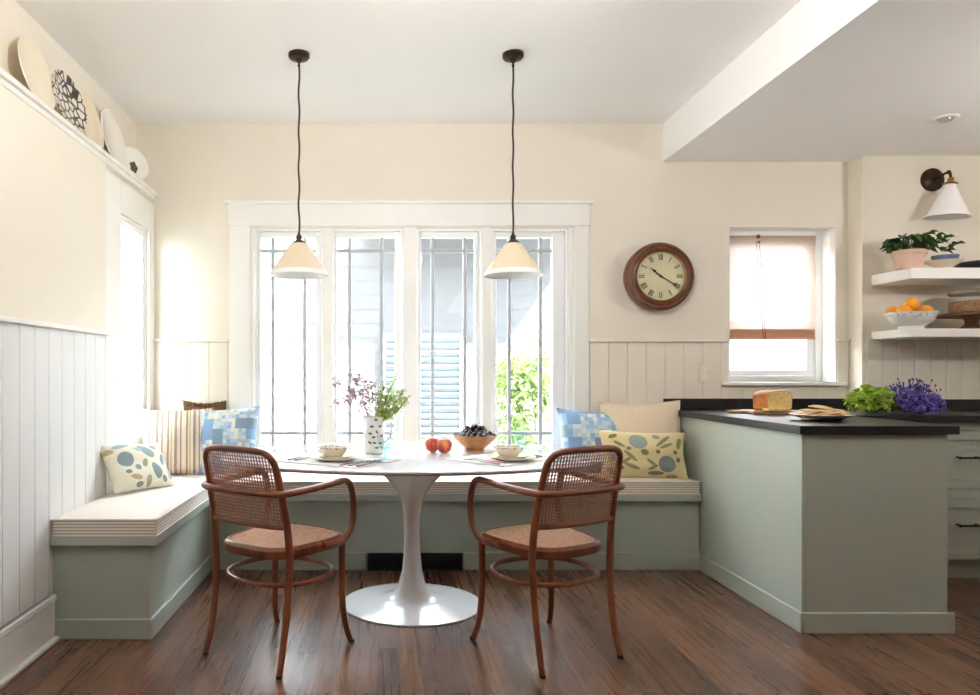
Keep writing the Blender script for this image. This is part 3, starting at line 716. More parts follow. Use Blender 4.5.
# ------------------------------------------------------------------ wall sconce
yq = YK
sx = at(931.5, yq)
t = thing('wall_sconce', 'bronze wall lamp with white cone shade above the shelves', 'wall lamp', (sx, YK-.001, 2.325))
rx = Matrix.Rotation(R(90), 4, 'X')
b = MB(); b.lathe([(0,0),(.07,0),(.07,.012),(.06,.02),(.03,.026),(0,.028)], 40, rx); b.build('backplate', M['bronze'], t)
b = MB(); b.tube(smooth_path([(0,-.02,0),(.0,-.06,.004),(.0,-.11,.012),(.002,-.134,.008),(.004,-.140,-.025)]), .0075, 12); b.ball((.001,-.128,.012), .013, 2); b.build('arm', M['bronze'], t)
mt = Matrix.Translation((.004,-.140,-.035)) @ Matrix.Rotation(R(3), 4, 'Y') @ Matrix.Rotation(R(3), 4, 'X')
b = MB(); b.lathe([(.0,-.022),(.03,-.022),(.032,-.018),(.014,-.008),(.018,.0),(.014,.012),(0,.014)], 24, mt); b.lathe([(.036,-.026),(.038,-.022),(.03,-.018),(.028,-.024),(.036,-.026)], 24, mt); b.build('shade_holder', M['brass'], t)
b = MB(); b.lathe([(.116,-.222),(.118,-.218),(.104,-.202),(.034,-.05),(.03,-.03),(.024,-.026),(.0,-.026),(.0,-.029),(.022,-.029),(.027,-.032),(.031,-.052),(.101,-.203),(.113,-.222),(.116,-.222)], 48, mt); b.build('lamp_shade', M['opal'], t)
b = MB(); b.lathe([(0,-.135),(.016,-.13),(.026,-.105),(.02,-.08),(.012,-.05),(0,-.032)], 20, mt); b.build('bulb', M['opal'], t)
# recessed light
t = thing('recessed_light', 'small round recessed spotlight in the dropped kitchen ceiling', 'ceiling light', (2.93, 3.65, ZS))
b = MB(); b.lathe([(.038,-.001),(.062,-.001),(.06,-.006),(.044,-.008),(.038,-.001)], 40); b.build('trim_ring', M['trim'], t)
b = MB(); b.lathe([(0,-.012),(.034,-.012),(.036,-.008),(.036,-.0005),(0,-.0005)], 32, Matrix.Rotation(R(14), 4, 'Y')); b.build('gimbal_lamp', M['steel'], t)

# ------------------------------------------------------------------ things on the counter
ZCT = .9142
t = thing('cutting_board', 'wooden cutting board with handle under the cut loaf', 'cutting board', (at(768,3.98), 3.98, ZCT), R(-6))
out = [(-.215,-.02),(-.13,-.03),(-.115,-.09),(.14,-.095),(.155,-.08),(.155,.09),(.14,.1),(-.115,.095),(-.13,.03),(-.215,.02),(-.228,0)]
b = MB(); b.prism(out, 0, .018); b.build('board', M['board_wood'], t, bevel=.004)
b = MB(); b.lathe([(0,.0182),(.007,.0182),(.007,.0195),(0,.0195)], 16, Matrix.Translation((-.2,0,0))); b.build('hanging_hole', M['black'], t)
# loaf
t = thing('bread_loaf', 'round golden loaf cut open showing yellow crumb on the board', 'bread', (at(774,4.0), 4.0, ZCT+.0185), 0)
b = MB(); b.lathe([(0,0),(.098,0),(.106,.012),(.108,.045),(.112,.07),(.108,.088),(.09,.102),(.055,.111),(0,.115)], 44)
for v in b.bm.verts: v.co += Vector((.004*math.sin(40*v.co.z+9*v.co.x), .003*math.sin(33*v.co.x), .003*math.sin(31*v.co.y+20*v.co.x)))*(1 if v.co.z > .02 else 0)
pn = Vector((.38,-.92,.0)).normalized(); pc = pn*.035
geo = bmesh.ops.bisect_plane(b.bm, geom=b.bm.verts[:]+b.bm.edges[:]+b.bm.faces[:], plane_co=pc, plane_no=pn, clear_outer=True)
edges = [e for e in geo['geom_cut'] if isinstance(e, bmesh.types.BMEdge)]
loop = [v.co.copy() for v in geo['geom_cut'] if isinstance(v, bmesh.types.BMVert)]
fl = bmesh.ops.edgeloop_fill(b.bm, edges=edges)
b.build('crust', M['crust'], t)
tx = Vector((-pn.y, pn.x, 0)); cz = .058
loop.sort(key=lambda p: math.atan2(p.z-cz, p.dot(tx)))
b = MB(); ctr = sum(loop, Vector())/len(loop)
vs = [b.bm.verts.new(ctr + (p-ctr)*.94 + pn*.003) for p in loop]; ws = [b.bm.verts.new(ctr + (p-ctr)*.94 - pn*.004) for p in loop]
b.bm.faces.new(vs); b.bm.faces.new(ws[::-1])
for i in range(len(vs)): b.bm.faces.new((vs[i], ws[i], ws[(i+1) % len(vs)], vs[(i+1) % len(vs)]))
b.build('crumb', M['crumb'], t)
# a slice lying beside
b = MB(); b.prism([(-.05,-.03),(.045,-.036),(.06,-.01),(.055,.025),(.01,.04),(-.045,.03)], 0, .016)
o = tag(b.build('bread_slice', M['crumb'], bevel=.004), 'slice of yellow bread lying in front of the cut loaf', 'bread'); o.location = (at(775,3.885), 3.905, ZCT+.0186); o.rotation_euler.z = .2
# plate with crackers
yq = 3.42
px_ = at(822, yq)
b = MB(); b.lathe([(0,.004),(.05,0),(.085,.004),(.10,.012),(.14,.026),(.144,.03),(.14,.031),(.1,.018),(.084,.011),(0,.010)], 48)
o = tag(b.build('serving_plate', M['white_ceramic']), 'white plate of crackers on the peninsula corner', 'plate'); o.location = (px_, yq, ZCT)
rnd = random.Random(12)
spots = [(-.065,-.03,.018),(.065,-.03,.018),(0,.05,.018),(-.085,.03,.031),(.085,.035,.033),(0,-.05,.029),(-.04,.0,.045),(.055,.0,.047),(.01,.02,.058)]
nm = ['at the left front','at the right front','at the back','at the far left','at the far right','at the front','left of the middle on the pile','right of the middle on the pile','on top of the pile']
for k, (dx, dy, z) in enumerate(spots):
    b = MB(); n = 11
    ol_ = [((.055+rnd.uniform(-.014,.012))*math.cos(2*PI*i/n), (.04+rnd.uniform(-.01,.01))*math.sin(2*PI*i/n)) for i in range(n)]
    vv = b.prism(ol_, -.0022, .0022)
    for v in vv: v.co.z += .006*math.sin(38*v.co.x+k)*math.cos(30*v.co.y)
    o = tag(b.build('cracker', M['cracker'], bevel=.001), 'thin baked cracker lying %s on the white plate' % nm[k], 'cracker', 'crackers on the white plate')
    o.location = (px_+dx, yq+dy, ZCT+z+.004); o.rotation_euler = (rnd.uniform(-.2,.2), rnd.uniform(-.2,.2), rnd.uniform(0,3))
# green bunch and purple bunch
def clump(center, rad, n, rnd, b, L, w, spread=1):
    for k in range(n):
        a = rnd.uniform(0, 2*PI); ph = math.acos(rnd.uniform(-.55,1))
        d = Vector((math.sin(ph)*math.cos(a), math.sin(ph)*math.sin(a), math.cos(ph)))
        p = Vector(center) + Vector((d.x*rad[0], d.y*rad[1], d.z*rad[2]))*rnd.uniform(.75,1)
        if p.z < .006: p.z = .006+rnd.uniform(0,.01)
        dd = d + Vector((rnd.uniform(-1,1), rnd.uniform(-1,1), rnd.uniform(-.6,1)))*.7
        if p.z < .03 and dd.z < 0: dd.z = .2
        b.leaf(p, dd, L*rnd.uniform(.7,1.2), w*rnd.uniform(.7,1.2), .3, (rnd.uniform(-1,1), rnd.uniform(-1,1), 1))
rnd = random.Random(5)
yq = 3.93
t = thing('green_flower_bunch', 'bunch of frilly lime green blooms lying on the black counter', 'flowers', (at(869,yq), yq, ZCT))
b = MB()
for c in ((-.045,-.02,.055),(.01,-.05,.055),(.0,.03,.10),(.06,-.02,.085),(.05,.05,.09),(-.035,.05,.06)): clump(c, (.046,.05,.05), 130, rnd, b, .026, .024)
b.build('blooms', M['lime'], t)
b = MB()
for c in ((-.02,-.01,.035),(.06,.01,.035)): clump(c, (.06,.06,.035), 50, rnd, b, .045, .03)
b.build('leaves', M['lime_deep'], t)
b = MB()
for k in range(9): b.tube(smooth_path([(.02,0,.03),(.14,.02+.01*k-.04,.022),(.28+.01*k,.03+.012*k-.05,.008)], 4), .003, 6)
b.build('stems', M['stem'], t)
t = thing('purple_flower_bunch', 'bunch of violet blooms lying beside the green bunch on the counter', 'flowers', (at(914,3.9), 3.9, ZCT))
b = MB(); d_ = MB()
for c in ((-.075,-.02,.075),(-.03,-.05,.05),(.03,-.05,.055),(.09,-.03,.045),(.0,.02,.11),(.06,.02,.105),(.11,.02,.065),(-.06,.04,.10),(.02,-.06,.03),(-.05,-.06,.03)):
    clump(c, (.048,.045,.045), 85, rnd, b, .02, .017)
    clump(c, (.04,.04,.045), 22, rnd, d_, .022, .015)
for k in range(46):
    x = rnd.uniform(-.12,.14); z = .12+.06*(1-(x/.15)**2)+rnd.uniform(-.02,.025); y = rnd.uniform(-.04,.07)
    d_.tube([(x*.8,y*.6,.09),(x,y,z)], .0012, 4); d_.ball((x,y,z), .0048, 1, (1,1,1.5))
b.build('blooms', M['purple'], t); d_.build('buds', M['purple_dark'], t)
b = MB()
for k in range(8): b.tube(smooth_path([(.05,0,.04),(.14,-.03+.01*k,.03),(.22+.012*k,-.06+.018*k,.006)], 4), .0028, 6)
b.build('stems', M['stem'], t)

# ------------------------------------------------------------------ wall clock
t = thing('wall_clock', 'round wooden wall clock with cream dial on the window wall', 'clock', (1.716, YW-.0335, 1.742))
b = MB(); b.lathe([(0,-.033),(.196,-.033),(.204,-.026),(.204,-.004),(.192,.008),(.186,.03),(.206,.034),(.212,.042),(.208,.056),(.194,.066),(.182,.064),(.176,.074),(.164,.078),(.156,.072),(.154,.05),(0,.05)], 72, rx); b.build('case', M['clock_wood'], t)
b = MB(); b.lathe([(0,.0505),(.153,.0505),(.153,.056),(0,.056)], 64, rx); b.build('dial', plain('aged_dial', srgb(226,218,184), .6, var=.05, scale=10), t)
b = MB(); b.lathe([(.150,.056),(.155,.056),(.155,.074),(.152,.076),(.149,.072),(.150,.056)], 64, rx); b.build('bezel', M['brass'], t)
roman = ['XII','I','II','III','IIII','V','VI','VII','VIII','IX','X','XI']
for k, s_ in enumerate(roman):
    b = MB()
    a = -2*PI*k/12
    mtx = Matrix.Rotation(-a, 4, 'Y') @ Matrix.Translation((0,0,.118))
    wch = {'I':.0075,'V':.0145,'X':.0145}; tot = sum(wch[c] for c in s_); x = -tot/2; H = .0165
    def bar(xa, za, xb, zb, th):
        L = math.hypot(xb-xa, zb-za); an = math.atan2(zb-za, xb-xa)
        mm = mtx @ Matrix.Translation(((xa+xb)/2, -.0566, (za+zb)/2)) @ Matrix.Rotation(-an, 4, 'Y')
        b.box(-L/2, L/2, -.0004, .0004, -th/2, th/2, mm)
    for c in s_:
        w_ = wch[c]; xc = x+w_/2
        if c == 'I': bar(xc,-H,xc,H,.0042)
        elif c == 'V': bar(xc-.005,H,xc,-H,.0042); bar(xc+.005,H,xc,-H,.0018)
        else: bar(xc-.0055,H,xc+.0055,-H,.0042); bar(xc+.0055,H,xc-.0055,-H,.0018)
        x += w_
    b.box(-tot/2, tot/2, -.057, -.0562, H-.0008, H+.0008, mtx); b.box(-tot/2, tot/2, -.057, -.0562, -H-.0008, -H+.0008, mtx)
    b.build('numeral', M['black'], t, smooth=False)
def hand(name, ang, pts, y):
    mtx = Matrix.Rotation(R(ang), 4, 'Y') @ Matrix.Translation((0,-y,0)) @ Matrix.Rotation(R(90), 4, 'X')
    b = MB(); b.prism(pts, -.0006, .0006, mtx); b.build(name, M['black'], t, smooth=False)
hand('hour_hand', -50, [(-.004,-.02),(.004,-.02),(.003,.04),(.009,.052),(.003,.062),(0,.082),(-.003,.062),(-.009,.052),(-.003,.04)], .0605)
hand('minute_hand', 122, [(-.0035,-.03),(.0035,-.03),(.0022,.085),(.006,.095),(.002,.104),(0,.122),(-.002,.104),(-.006,.095),(-.0022,.085)], .0625)
b = MB(); b.lathe([(0,.056),(.007,.056),(.007,.064),(0,.066)], 20, rx); b.build('centre_cap', M['black'], t)
b = MB(); b.lathe([(0,.0695),(.151,.0685),(.151,.0698),(0,.0708)], 48, rx); b.build('glass', M['clock_glass'], t)

# ------------------------------------------------------------------ pendant lamps
def pendant(x, y, label, wob):
    t = thing('pendant_lamp', label, 'pendant lamp', (x, y, ZC), 0, 'pendant lamps over the table')
    b = MB(); b.lathe([(0,-.042),(.012,-.04),(.02,-.03),(.046,-.024),(.052,-.016),(.052,0),(0,0)], 36); b.build('canopy', M['bronze'], t)
    b = MB(); b.lathe([(0,-.066),(.006,-.064),(.007,-.055),(.004,-.05),(.008,-.042),(0,-.04)], 16); b.build('cord_grip', M['bronze'], t)
    zs = 1.628-ZC
    P = [(0,0,-.06)]; n = 26
    for k in range(1, n): P.append((wob*.004*math.sin(k*1.1), wob*.003*math.cos(k*1.3), -.06+(zs+.2+.06)*k/n))
    P.append((0,0,zs+.2))
    b = MB(); b.tube(smooth_path(P, 3), .0048, 8); b.build('cord', M['cord'], t)
    b = MB(); b.lathe([(.0,zs+.148),(.034,zs+.148),(.036,zs+.156),(.026,zs+.166),(.014,zs+.172),(.013,zs+.192),(.007,zs+.2),(.006,zs+.21),(0,zs+.212)], 28); b.build('fitter', M['bronze'], t)
    b = MB(); b.lathe([(.034,zs+.156),(.046,zs+.148),(.124,zs+.032),(.134,zs+.018),(.130,zs+.018),(.119,zs+.034),(.042,zs+.146),(.034,zs+.152),(.034,zs+.156)], 64); b.build('lamp_shade', M['shade'], t)
    b = MB(); b.lathe([(.132,zs+.02),(.1345,zs+.018),(.143,zs+.002),(.1445,zs-.004),(.1405,zs-.004),(.130,zs+.016),(.1185,zs+.0325),(.0415,zs+.1445),(.0405,zs+.1425),(.116,zs+.033),(.128,zs+.016),(.132,zs+.02)], 64); b.build('shade_lining', M['opal'], t)
    b = MB(); b.lathe([(0,zs+.03),(.018,zs+.036),(.029,zs+.06),(.022,zs+.09),(.013,zs+.11),(.013,zs+.148),(0,zs+.148)], 24); b.build('bulb', M['opal'], t)
pendant(-.414, 3.45, 'cream cone pendant lamp hanging left above the table', .6)
pendant(.641, 3.45, 'cream cone pendant lamp hanging right above the table', .4)

# ------------------------------------------------------------------ plates on the ledge
def ledge_plate(label, x, y, r, lean, mat, motif=None, yaw=0):
    t = thing('display_plate', label, 'plate', (x, y, 2.2722), R(yaw))
    # local: plate disc facing +X, standing on its rim, leaning back towards -X
    mtx = Matrix.Rotation(-lean, 4, 'Y') @ Matrix.Translation((0,0,r)) @ Matrix.Rotation(R(90), 4, 'Y')
    b = MB(); b.lathe([(0,-.002),(r*.55,-.002),(r*.62,.0),(r*.98,.012),(r,.015),(r*.985,.018),(r*.6,.007),(r*.54,.004),(0,.004)], 56, mtx)
    b.build('plate_body', mat, t)
    if motif: motif(t, mtx, r)
    return t
def leaf_motif(t, mtx, r):
    b = MB(); m2 = mtx @ Matrix.Translation((r*.2,-.0,.0045))
    b.prism([(r*.34*math.cos(a)*(1+.12*math.sin(5*a)), r*.26*math.sin(a)*(1+.12*math.sin(5*a))) for a in [2*PI*i/40 for i in range(40)]], 0, .0008, m2)
    b.build('dark_motif', plain('dark_olive_glaze', srgb(74,66,46), .4, var=.5, scale=40), t)
ledge_plate('large pale platter nearest the camera on the ledge', -1.462, 2.99, .150, R(11), M['cream_ceramic'])
ledge_plate('black and cream patterned plate on the ledge', -1.440, 3.25, .138, R(12), M['plate_patterned'], None, -6)
ledge_plate('plain cream plate on the ledge behind the patterned one', -1.464, 3.54, .152, R(12), plain('warm_cream_glaze', srgb(232,214,188), .35, var=.03))
ledge_plate('large white plate fourth along the ledge', -1.476, 3.89, .168, R(11), M['white_ceramic'])
ledge_plate('small white plate with dark motif at the far end of the ledge', -1.452, 4.10, .100, R(12), M['white_ceramic'], leaf_motif, -32)

# ------------------------------------------------------------------ tulip table
TX, TY = .144, 3.47
t = thing('dining_table', 'white oval pedestal dining table before the windows', 'table', (TX, TY, 0))
b = MB(); b.lathe([(0,0),(.342,0),(.345,.004),(.343,.009),(.30,.016),(.2,.026),(.13,.040),(.09,.062),(.066,.1),(.05,.17),(.041,.26),(.038,.34),(.041,.40),(.044,.45),(.051,.50),(.069,.55),(.102,.597),(.146,.642),(.195,.682),(.225,.705),(.23,.712),(0,.712)], 72, sy=.93)
b.build('pedestal', plain('white_pedestal_lacquer', srgb(246,246,246), .2, var=.005, coat=.4), t, angle=50)
b = MB(); b.lathe([(0,.7125),(.80,.7125),(.90,.722),(.936,.732),(.94,.737),(.936,.7425),(.93,.7435),(0,.7435)], 120, sy=.66)
b.build('tabletop', M['white_gloss'], t)
ZT2 = .744

# ------------------------------------------------------------------ bentwood armchairs
def inset_grid(b, inside, ext, surf, pitch, w, th=.0016):
    """open cane weave: pairs of strands each way, clipped to inside(u,v); surf maps (u,v,h) to 3D"""
    u0, u1, v0, v1 = ext
    def strip(pts, ww, hh):
        run = []
        def flush():
            if len(run) >= 2:
                ring = []
                for i, (u, v, du, dv) in enumerate(run):
                    ring.append([b.bm.verts.new(surf(u+du*ww, v+dv*ww, hh)), b.bm.verts.new(surf(u-du*ww, v-dv*ww, hh)), b.bm.verts.new(surf(u-du*ww, v-dv*ww, hh-th)), b.bm.verts.new(surf(u+du*ww, v+dv*ww, hh-th))])
                for a, c in zip(ring, ring[1:]):
                    for k in range(4): b.bm.faces.new((a[k], a[(k+1) % 4], c[(k+1) % 4], c[k]))
            run.clear()
        for p in pts:
            if inside(p[0], p[1]): run.append(p)
            else: flush()
        flush()
    N = 48
    n = int((u1-u0)/pitch)
    for i in range(1, n): 
        for o_ in (-.13, .13):
            u = u0+(i+o_)*pitch; strip([(u, v0+(v1-v0)*k/N, 1, 0) for k in range(N+1)], w, 0)
    n = int((v1-v0)/pitch)
    for i in range(1, n):
        for o_ in (-.13, .13):
            v = v0+(i+o_)*pitch; strip([(u0+(u1-u0)*k/N, v, 0, 1) for k in range(N+1)], w, .0012)

def armchair(label, loc, rotz):
    t = thing('armchair', label, 'chair', loc, rotz, 'bentwood cane armchairs')
    wd = M['chair_wood']
    # posture of the rear post centreline
    def post(s_): return [(s_*.200,-.218,.0),(s_*.196,-.188,.12),(s_*.197,-.165,.28),(s_*.203,-.160,.44),(s_*.200,-.172,.56),(s_*.194,-.200,.70),(s_*.189,-.222,.785)]
    for s_ in (-1, 1):
        P = smooth_path(post(s_)[:4], 8); b = MB(); b.tube(P, lerp_list([.0115,.0135,.0148,.015], len(P)), 14)
        lg = b.build('leg', wd, t)
        f = MB(); f.lathe([(0,.0005),(.0115,.0005),(.0135,.006),(.0135,.012),(0,.013)], 14, Matrix.Translation((s_*.2,-.2175,0))); f.build('foot_glide', M['black'], lg)
        P = smooth_path([(s_*.212,.222,.0),(s_*.203,.200,.06),(s_*.193,.186,.16),(s_*.190,.184,.30),(s_*.190,.184,.43)], 8); b = MB(); b.tube(P, lerp_list([.0115,.0125,.0138,.0145,.015], len(P)), 14)
        lg = b.build('leg', wd, t)
        f = MB(); f.lathe([(0,.0005),(.0115,.0005),(.0135,.006),(.0135,.012),(0,.013)], 14, Matrix.Translation((s_*.212,.2215,0))); f.build('foot_glide', M['black'], lg)
    # back bow
    L = post(-1)[3:]; Rr = post(1)[3:][::-1]
    arc = [(-.180,-.234,.818),(-.154,-.244,.842),(-.10,-.252,.851),(0,-.256,.853),(.10,-.252,.851),(.154,-.244,.842),(.180,-.234,.818)]
    P = smooth_path(L+arc+Rr, 7); b = MB(); b.tube(P, lerp_list([.015,.0132,.0128,.0132,.015], len(P)), 14); b.build('back_frame', wd, t)
    # lower back rail
    P = smooth_path([(-.200,-.172,.556),(-.12,-.190,.555),(0,-.197,.555),(.12,-.190,.555),(.200,-.172,.556)], 8); b = MB(); b.tube(P, .0105, 12); b.build('back_rail', wd, t)
    # back cane
    def ysurf(x, z):
        k = (z-.555)/(.853-.555); base = -.172-.068*k**1.15
        return base-.02*(1-(x/.206)**2)
    def inside(u, v):
        if abs(u) > .194-.05*max(0, v-.60) or v < .562 or v > .848: return False
        if v > .782 and abs(u) > .115:
            return math.hypot(abs(u)-.115, v-.782) < .068
        return True
    b = MB(); inset_grid(b, inside, (-.2,.2,.556,.864), lambda u, v, h: (u, ysurf(u, v)-h, v), .0135, .0012); b.build('back_cane', M['cane'], t)
    # seat frame
    def outl(k, off=0):
        a = 2*PI*k; c, s_ = math.cos(a), math.sin(a)
        e = 2/3.6
        yy = math.copysign(abs(s_)**e, s_)*(.212-off); hwid = .205+.026*(yy/.212)
        xx = math.copysign(abs(c)**e, c)*(hwid-off)
        return xx, yy+.018
    n = 72; b = MB(); prof = [(0,.425),(-.004,.431),(-.004,.456),(.004,.466),(.010,.469),(.017,.467),(.019,.460),(.03,.455),(.03,.425)]
    rings = []
    for k in range(n):
        rings.append([b.bm.verts.new((*outl(k/n, o_), z)) for o_, z in prof])
    m = len(prof)
    for k in range(n):
        a, c = rings[k], rings[(k+1) % n]
        for j in range(m): b.bm.faces.new((a[j], a[(j+1) % m], c[(j+1) % m], c[j]))
    b.build('seat_frame', wd, t)
    def ins(u, v):
        yy = (v-.018)/(.212-.015); hwid = .205+.026*((v-.018)/.212)-.015
        return abs(yy)**3.6+abs(u/hwid)**3.6 < 1
    b = MB(); inset_grid(b, ins, (-.23,.23,-.2,.24), lambda u, v, h: (u, v, .4665+h-.006*(1-(u/.2)**2)*(1-((v-.018)/.2)**2)), .0115, .0019); b.build('seat_cane', M['cane_seat'], t)
    # arms: one bow behind the back, down to the seat sides
    half = [(.213,.030,.450),(.224,.10,.448),(.232,.145,.458),(.239,.182,.50),(.241,.195,.56),(.241,.191,.63),(.240,.173,.68),(.239,.137,.701),(.238,.08,.700),(.238,-.02,.696),(.232,-.12,.693),(.217,-.203,.691),(.18,-.232,.690),(.1,-.243,.690)]
    P = smooth_path(half+[(0,-.246,.690)]+[(-x,y,z) for x,y,z in half[::-1]], 6); b = MB(); b.tube(P, .0135, 12); b.build('arm_bow', wd, t)
    # ring stretcher
    P = [(.208*math.cos(a)*(1), .008+.200*math.sin(a), .305) for a in [2*PI*k/64 for k in range(64)]]
    P = [(math.copysign(abs(math.cos(a))**.86, math.cos(a))*.212, .010+math.copysign(abs(math.sin(a))**.86, math.sin(a))*.196, .322) for a in [2*PI*k/64 for k in range(64)]]
    b = MB(); b.tube(P, .0095, 10, closed=True, flat=1.15); b.build('ring_stretcher', wd, t)
    return t
armchair('bentwood cane armchair pulled up at the left of the table', (-.434, 2.917, 0), R(-34))
armchair('bentwood cane armchair pulled up at the right of the table', (.6765, 2.916, 0), R(27.5))

# ------------------------------------------------------------------ table setting
def placemat(label, x, y, rz, w, d):
    t = thing('placemat', label, 'placemat', (x, y, ZT2), rz, 'placemats on the table')
    b = MB(); b.box(-w/2, w/2, -d/2, d/2, 0, .0022); b.build('mat_cloth', M['mat'], t, smooth=False)
    b = MB(); rect_ring_h = lambda e, th: [b.box(*q, .0023, .0028) for q in ((-w/2+e,w/2-e,-d/2+e,-d/2+e+th),(-w/2+e,w/2-e,d/2-e-th,d/2-e),(-w/2+e,-w/2+e+th,-d/2+e+th,d/2-e-th),(w/2-e-th,w/2-e,-d/2+e+th,d/2-e-th))]
    rect_ring_h(.006, .006)
    b.build('border_stripe', M['mat_line'], t, smooth=False)
ra, rb = R(-32), R(43)
placemat('pale placemat with grey border at the left place setting', -.205, 3.20, ra, .455, .36)
placemat('pale placemat with grey border at the right place setting', .555, 3.275, rb, .45, .37)
def dinner(label1, label2, label3, x, y):
    z = ZT2+.003
    b = MB(); b.lathe([(0,.003),(.06,0),(.078,.004),(.108,.015),(.111,.018),(.107,.0185),(.076,.009),(0,.008)], 48); o = tag(b.build('dinner_plate', M['white_ceramic']), label1, 'plate', 'large plates'); o.location = (x, y, z)
    b = MB(); b.lathe([(0,.003),(.045,0),(.062,.004),(.086,.012),(.0885,.015),(.085,.0155),(.06,.009),(0,.008)], 48); o = tag(b.build('salad_plate', M['cream_ceramic']), label2, 'plate', 'small plates'); o.location = (x, y, z+.009)
    b = MB(); b.lathe([(0,.002),(.040,0),(.045,.003),(.060,.018),(.068,.037),(.069,.041),(.066,.041),(.056,.019),(.038,.008),(0,.007)], 48); o = tag(b.build('cereal_bowl', M['blue_rim']), label3, 'bowl', 'blue-rimmed bowls'); o.location = (x-.012, y+.01, z+.0185)
dinner('white dinner plate lowest in the left place setting', 'cream salad plate under the bowl in the left place setting', 'blue-rimmed bowl atop the plates in the left place setting', -.215, 3.205)
dinner('white dinner plate lowest in the right place setting', 'cream salad plate under the bowl in the right place setting', 'blue-rimmed bowl atop the plates in the right place setting', .590, 3.215)
def fork(mat, label, x, y, rz, group):
    t = thing('fork', label, 'fork', (x, y, ZT2+.0045), rz, group)
    b = MB(); b.tube(smooth_path([(0,-.1,.001),(0,-.05,.0025),(0,.0,.002)], 5), lerp_list([.0065,.007,.0045], 11), 8, flat=.5); b.build('handle', mat, t)
    b = MB(); b.tube([(0,-.002,.002),(0,.03,.003),(0,.045,.004)], [.0032,.003,.004], 8, flat=.5); b.prism([(-.004,.042),(.004,.042),(.011,.058),(.011,.066),(-.011,.066),(-.011,.058)], .0028, .0048)
    for k in range(4): b.box(-.0108+k*.0066, -.0108+k*.0066+.0026, .066, .1, .003, .0046)
    b.build('tines', M['steel'], t)
def knife(mat, label, x, y, rz, group):
    t = thing('knife', label, 'knife', (x, y, ZT2+.0045), rz, group)
    b = MB(); b.tube(smooth_path([(0,-.11,.001),(0,-.06,.0025),(0,-.012,.002)], 5), lerp_list([.006,.0075,.0055], 11), 8, flat=.6); b.build('handle', mat, t)
    b = MB(); b.prism([(-.005,-.014),(.006,-.014),(.009,.03),(.008,.085),(.0,.105),(-.005,.1)], .0015, .003); b.build('blade', M['steel'], t)
def spoon(mat, label, x, y, rz, group):
    t = thing('spoon', label, 'spoon', (x, y, ZT2+.0045), rz, group)
    b = MB(); b.tube(smooth_path([(0,-.1,.001),(0,-.05,.0025),(0,.01,.002)], 5), lerp_list([.006,.007,.0045], 11), 8, flat=.5); b.build('handle', mat, t)
    b = MB(); b.tube([(0,.006,.002),(0,.045,.003)], .003, 8, flat=.6); b.lathe([(0,.0),(.012,.001),(.019,.005),(.02,.0065),(.017,.006),(.01,.003),(0,.002)], 24, Matrix.Translation((0,.07,.0)), sy=1.5); b.build('spoon_bowl', M['steel'], t)
def loc_on(x, y, rz, u, v): return x+u*math.cos(rz)-v*math.sin(rz), y+u*math.sin(rz)+v*math.cos(rz)
lx, ly = -.205, 3.20
for k, u in enumerate((-.195, -.155)):
    x, y = loc_on(lx, ly, ra, u, -.015); fork(M['plum_handle'], ('outer' if k == 0 else 'inner')+' plum-handled fork left of the left plates', x, y, ra, 'cutlery at the left setting')
for k, (u, fn, nm_) in enumerate(((.115,knife,'plum-handled knife right of the left plates'),(.155,spoon,'plum-handled spoon between knife and small spoon at the left setting'),(.195,spoon,'outermost plum-handled spoon at the left setting'))):
    x, y = loc_on(lx, ly, ra, u, -.035); fn(M['plum_handle'], nm_, x, y, ra, 'cutlery at the left setting')
lx, ly = .555, 3.275
for k, u in enumerate((-.185, -.14)):
    x, y = loc_on(lx, ly, rb, u, -.03); fork(M['pink_handle'], ('outer' if k == 0 else 'inner')+' pink-handled fork beside the right plates', x, y, rb, 'cutlery at the right setting')
for k, (u, fn, nm_) in enumerate(((.135,knife,'dark-handled knife right of the right plates'),(.18,spoon,'dark-handled spoon right of the right plates'))):
    x, y = loc_on(lx, ly, rb, u, .0); fn(M['dark_handle'], nm_, x, y, rb, 'cutlery at the right setting')
def goblet(label, x, y):
    t = thing('goblet', label, 'glass', (x, y, ZT2+.0005), 0, 'aqua goblets')
    b = MB(); b.lathe([(0,.0),(.031,.0),(.032,.002),(.012,.006),(.0055,.014),(.005,.04),(.009,.048),(.028,.056),(.032,.060),(.027,.0585),(.008,.052),(0,.051)], 36); b.build('stem_and_foot', M['aqua_glass'], t)
    b = MB(); b.lathe([(.0,.0525),(.008,.0535),(.027,.060),(.034,.08),(.036,.118),(.0348,.118),(.033,.081),(.026,.0625),(0,.0555)], 36); b.build('bowl', M['pale_aqua_glass'], t)
goblet('aqua stemmed glass in front of the flower jug', .008, 3.225)
goblet('aqua stemmed glass behind the right plates', .68, 3.47)
# jug with flowers
JX, JY = -.045, 3.52
t = thing('pitcher', 'white jug with dark bird print holding cut flowers', 'pitcher', (JX, JY, ZT2+.0003), R(12))
b = MB(); b.lathe([(0,0),(.046,0),(.049,.004),(.052,.03),(.053,.07),(.050,.11),(.047,.15),(.050,.176),(.052,.181),(.049,.181),(.044,.15),(.047,.1),(.049,.03),(.044,.008),(0,.006)], 48)
for v in b.bm.verts:
    if v.co.z > .15 and v.co.x < 0:
        k = (v.co.z-.15)/.03*max(0, -v.co.x/.05-.75)*4
        v.co.x -= .012*k
b.build('jug_body', M['pitcher'], t, angle=60)
b = MB(); b.tube(smooth_path([(.046,0,.155),(.066,0,.168),(.086,0,.160),(.088,0,.12),(.080,0,.075),(.050,0,.05)], 6), .0058, 10); b.build('handle', M['white_ceramic'], t)
t = thing('flower_bouquet', 'mauve blossom sprigs and olive green leaves in the jug', 'flowers', (JX, JY, ZT2+.01))
rnd = random.Random(21)
st = MB(); bl = MB()
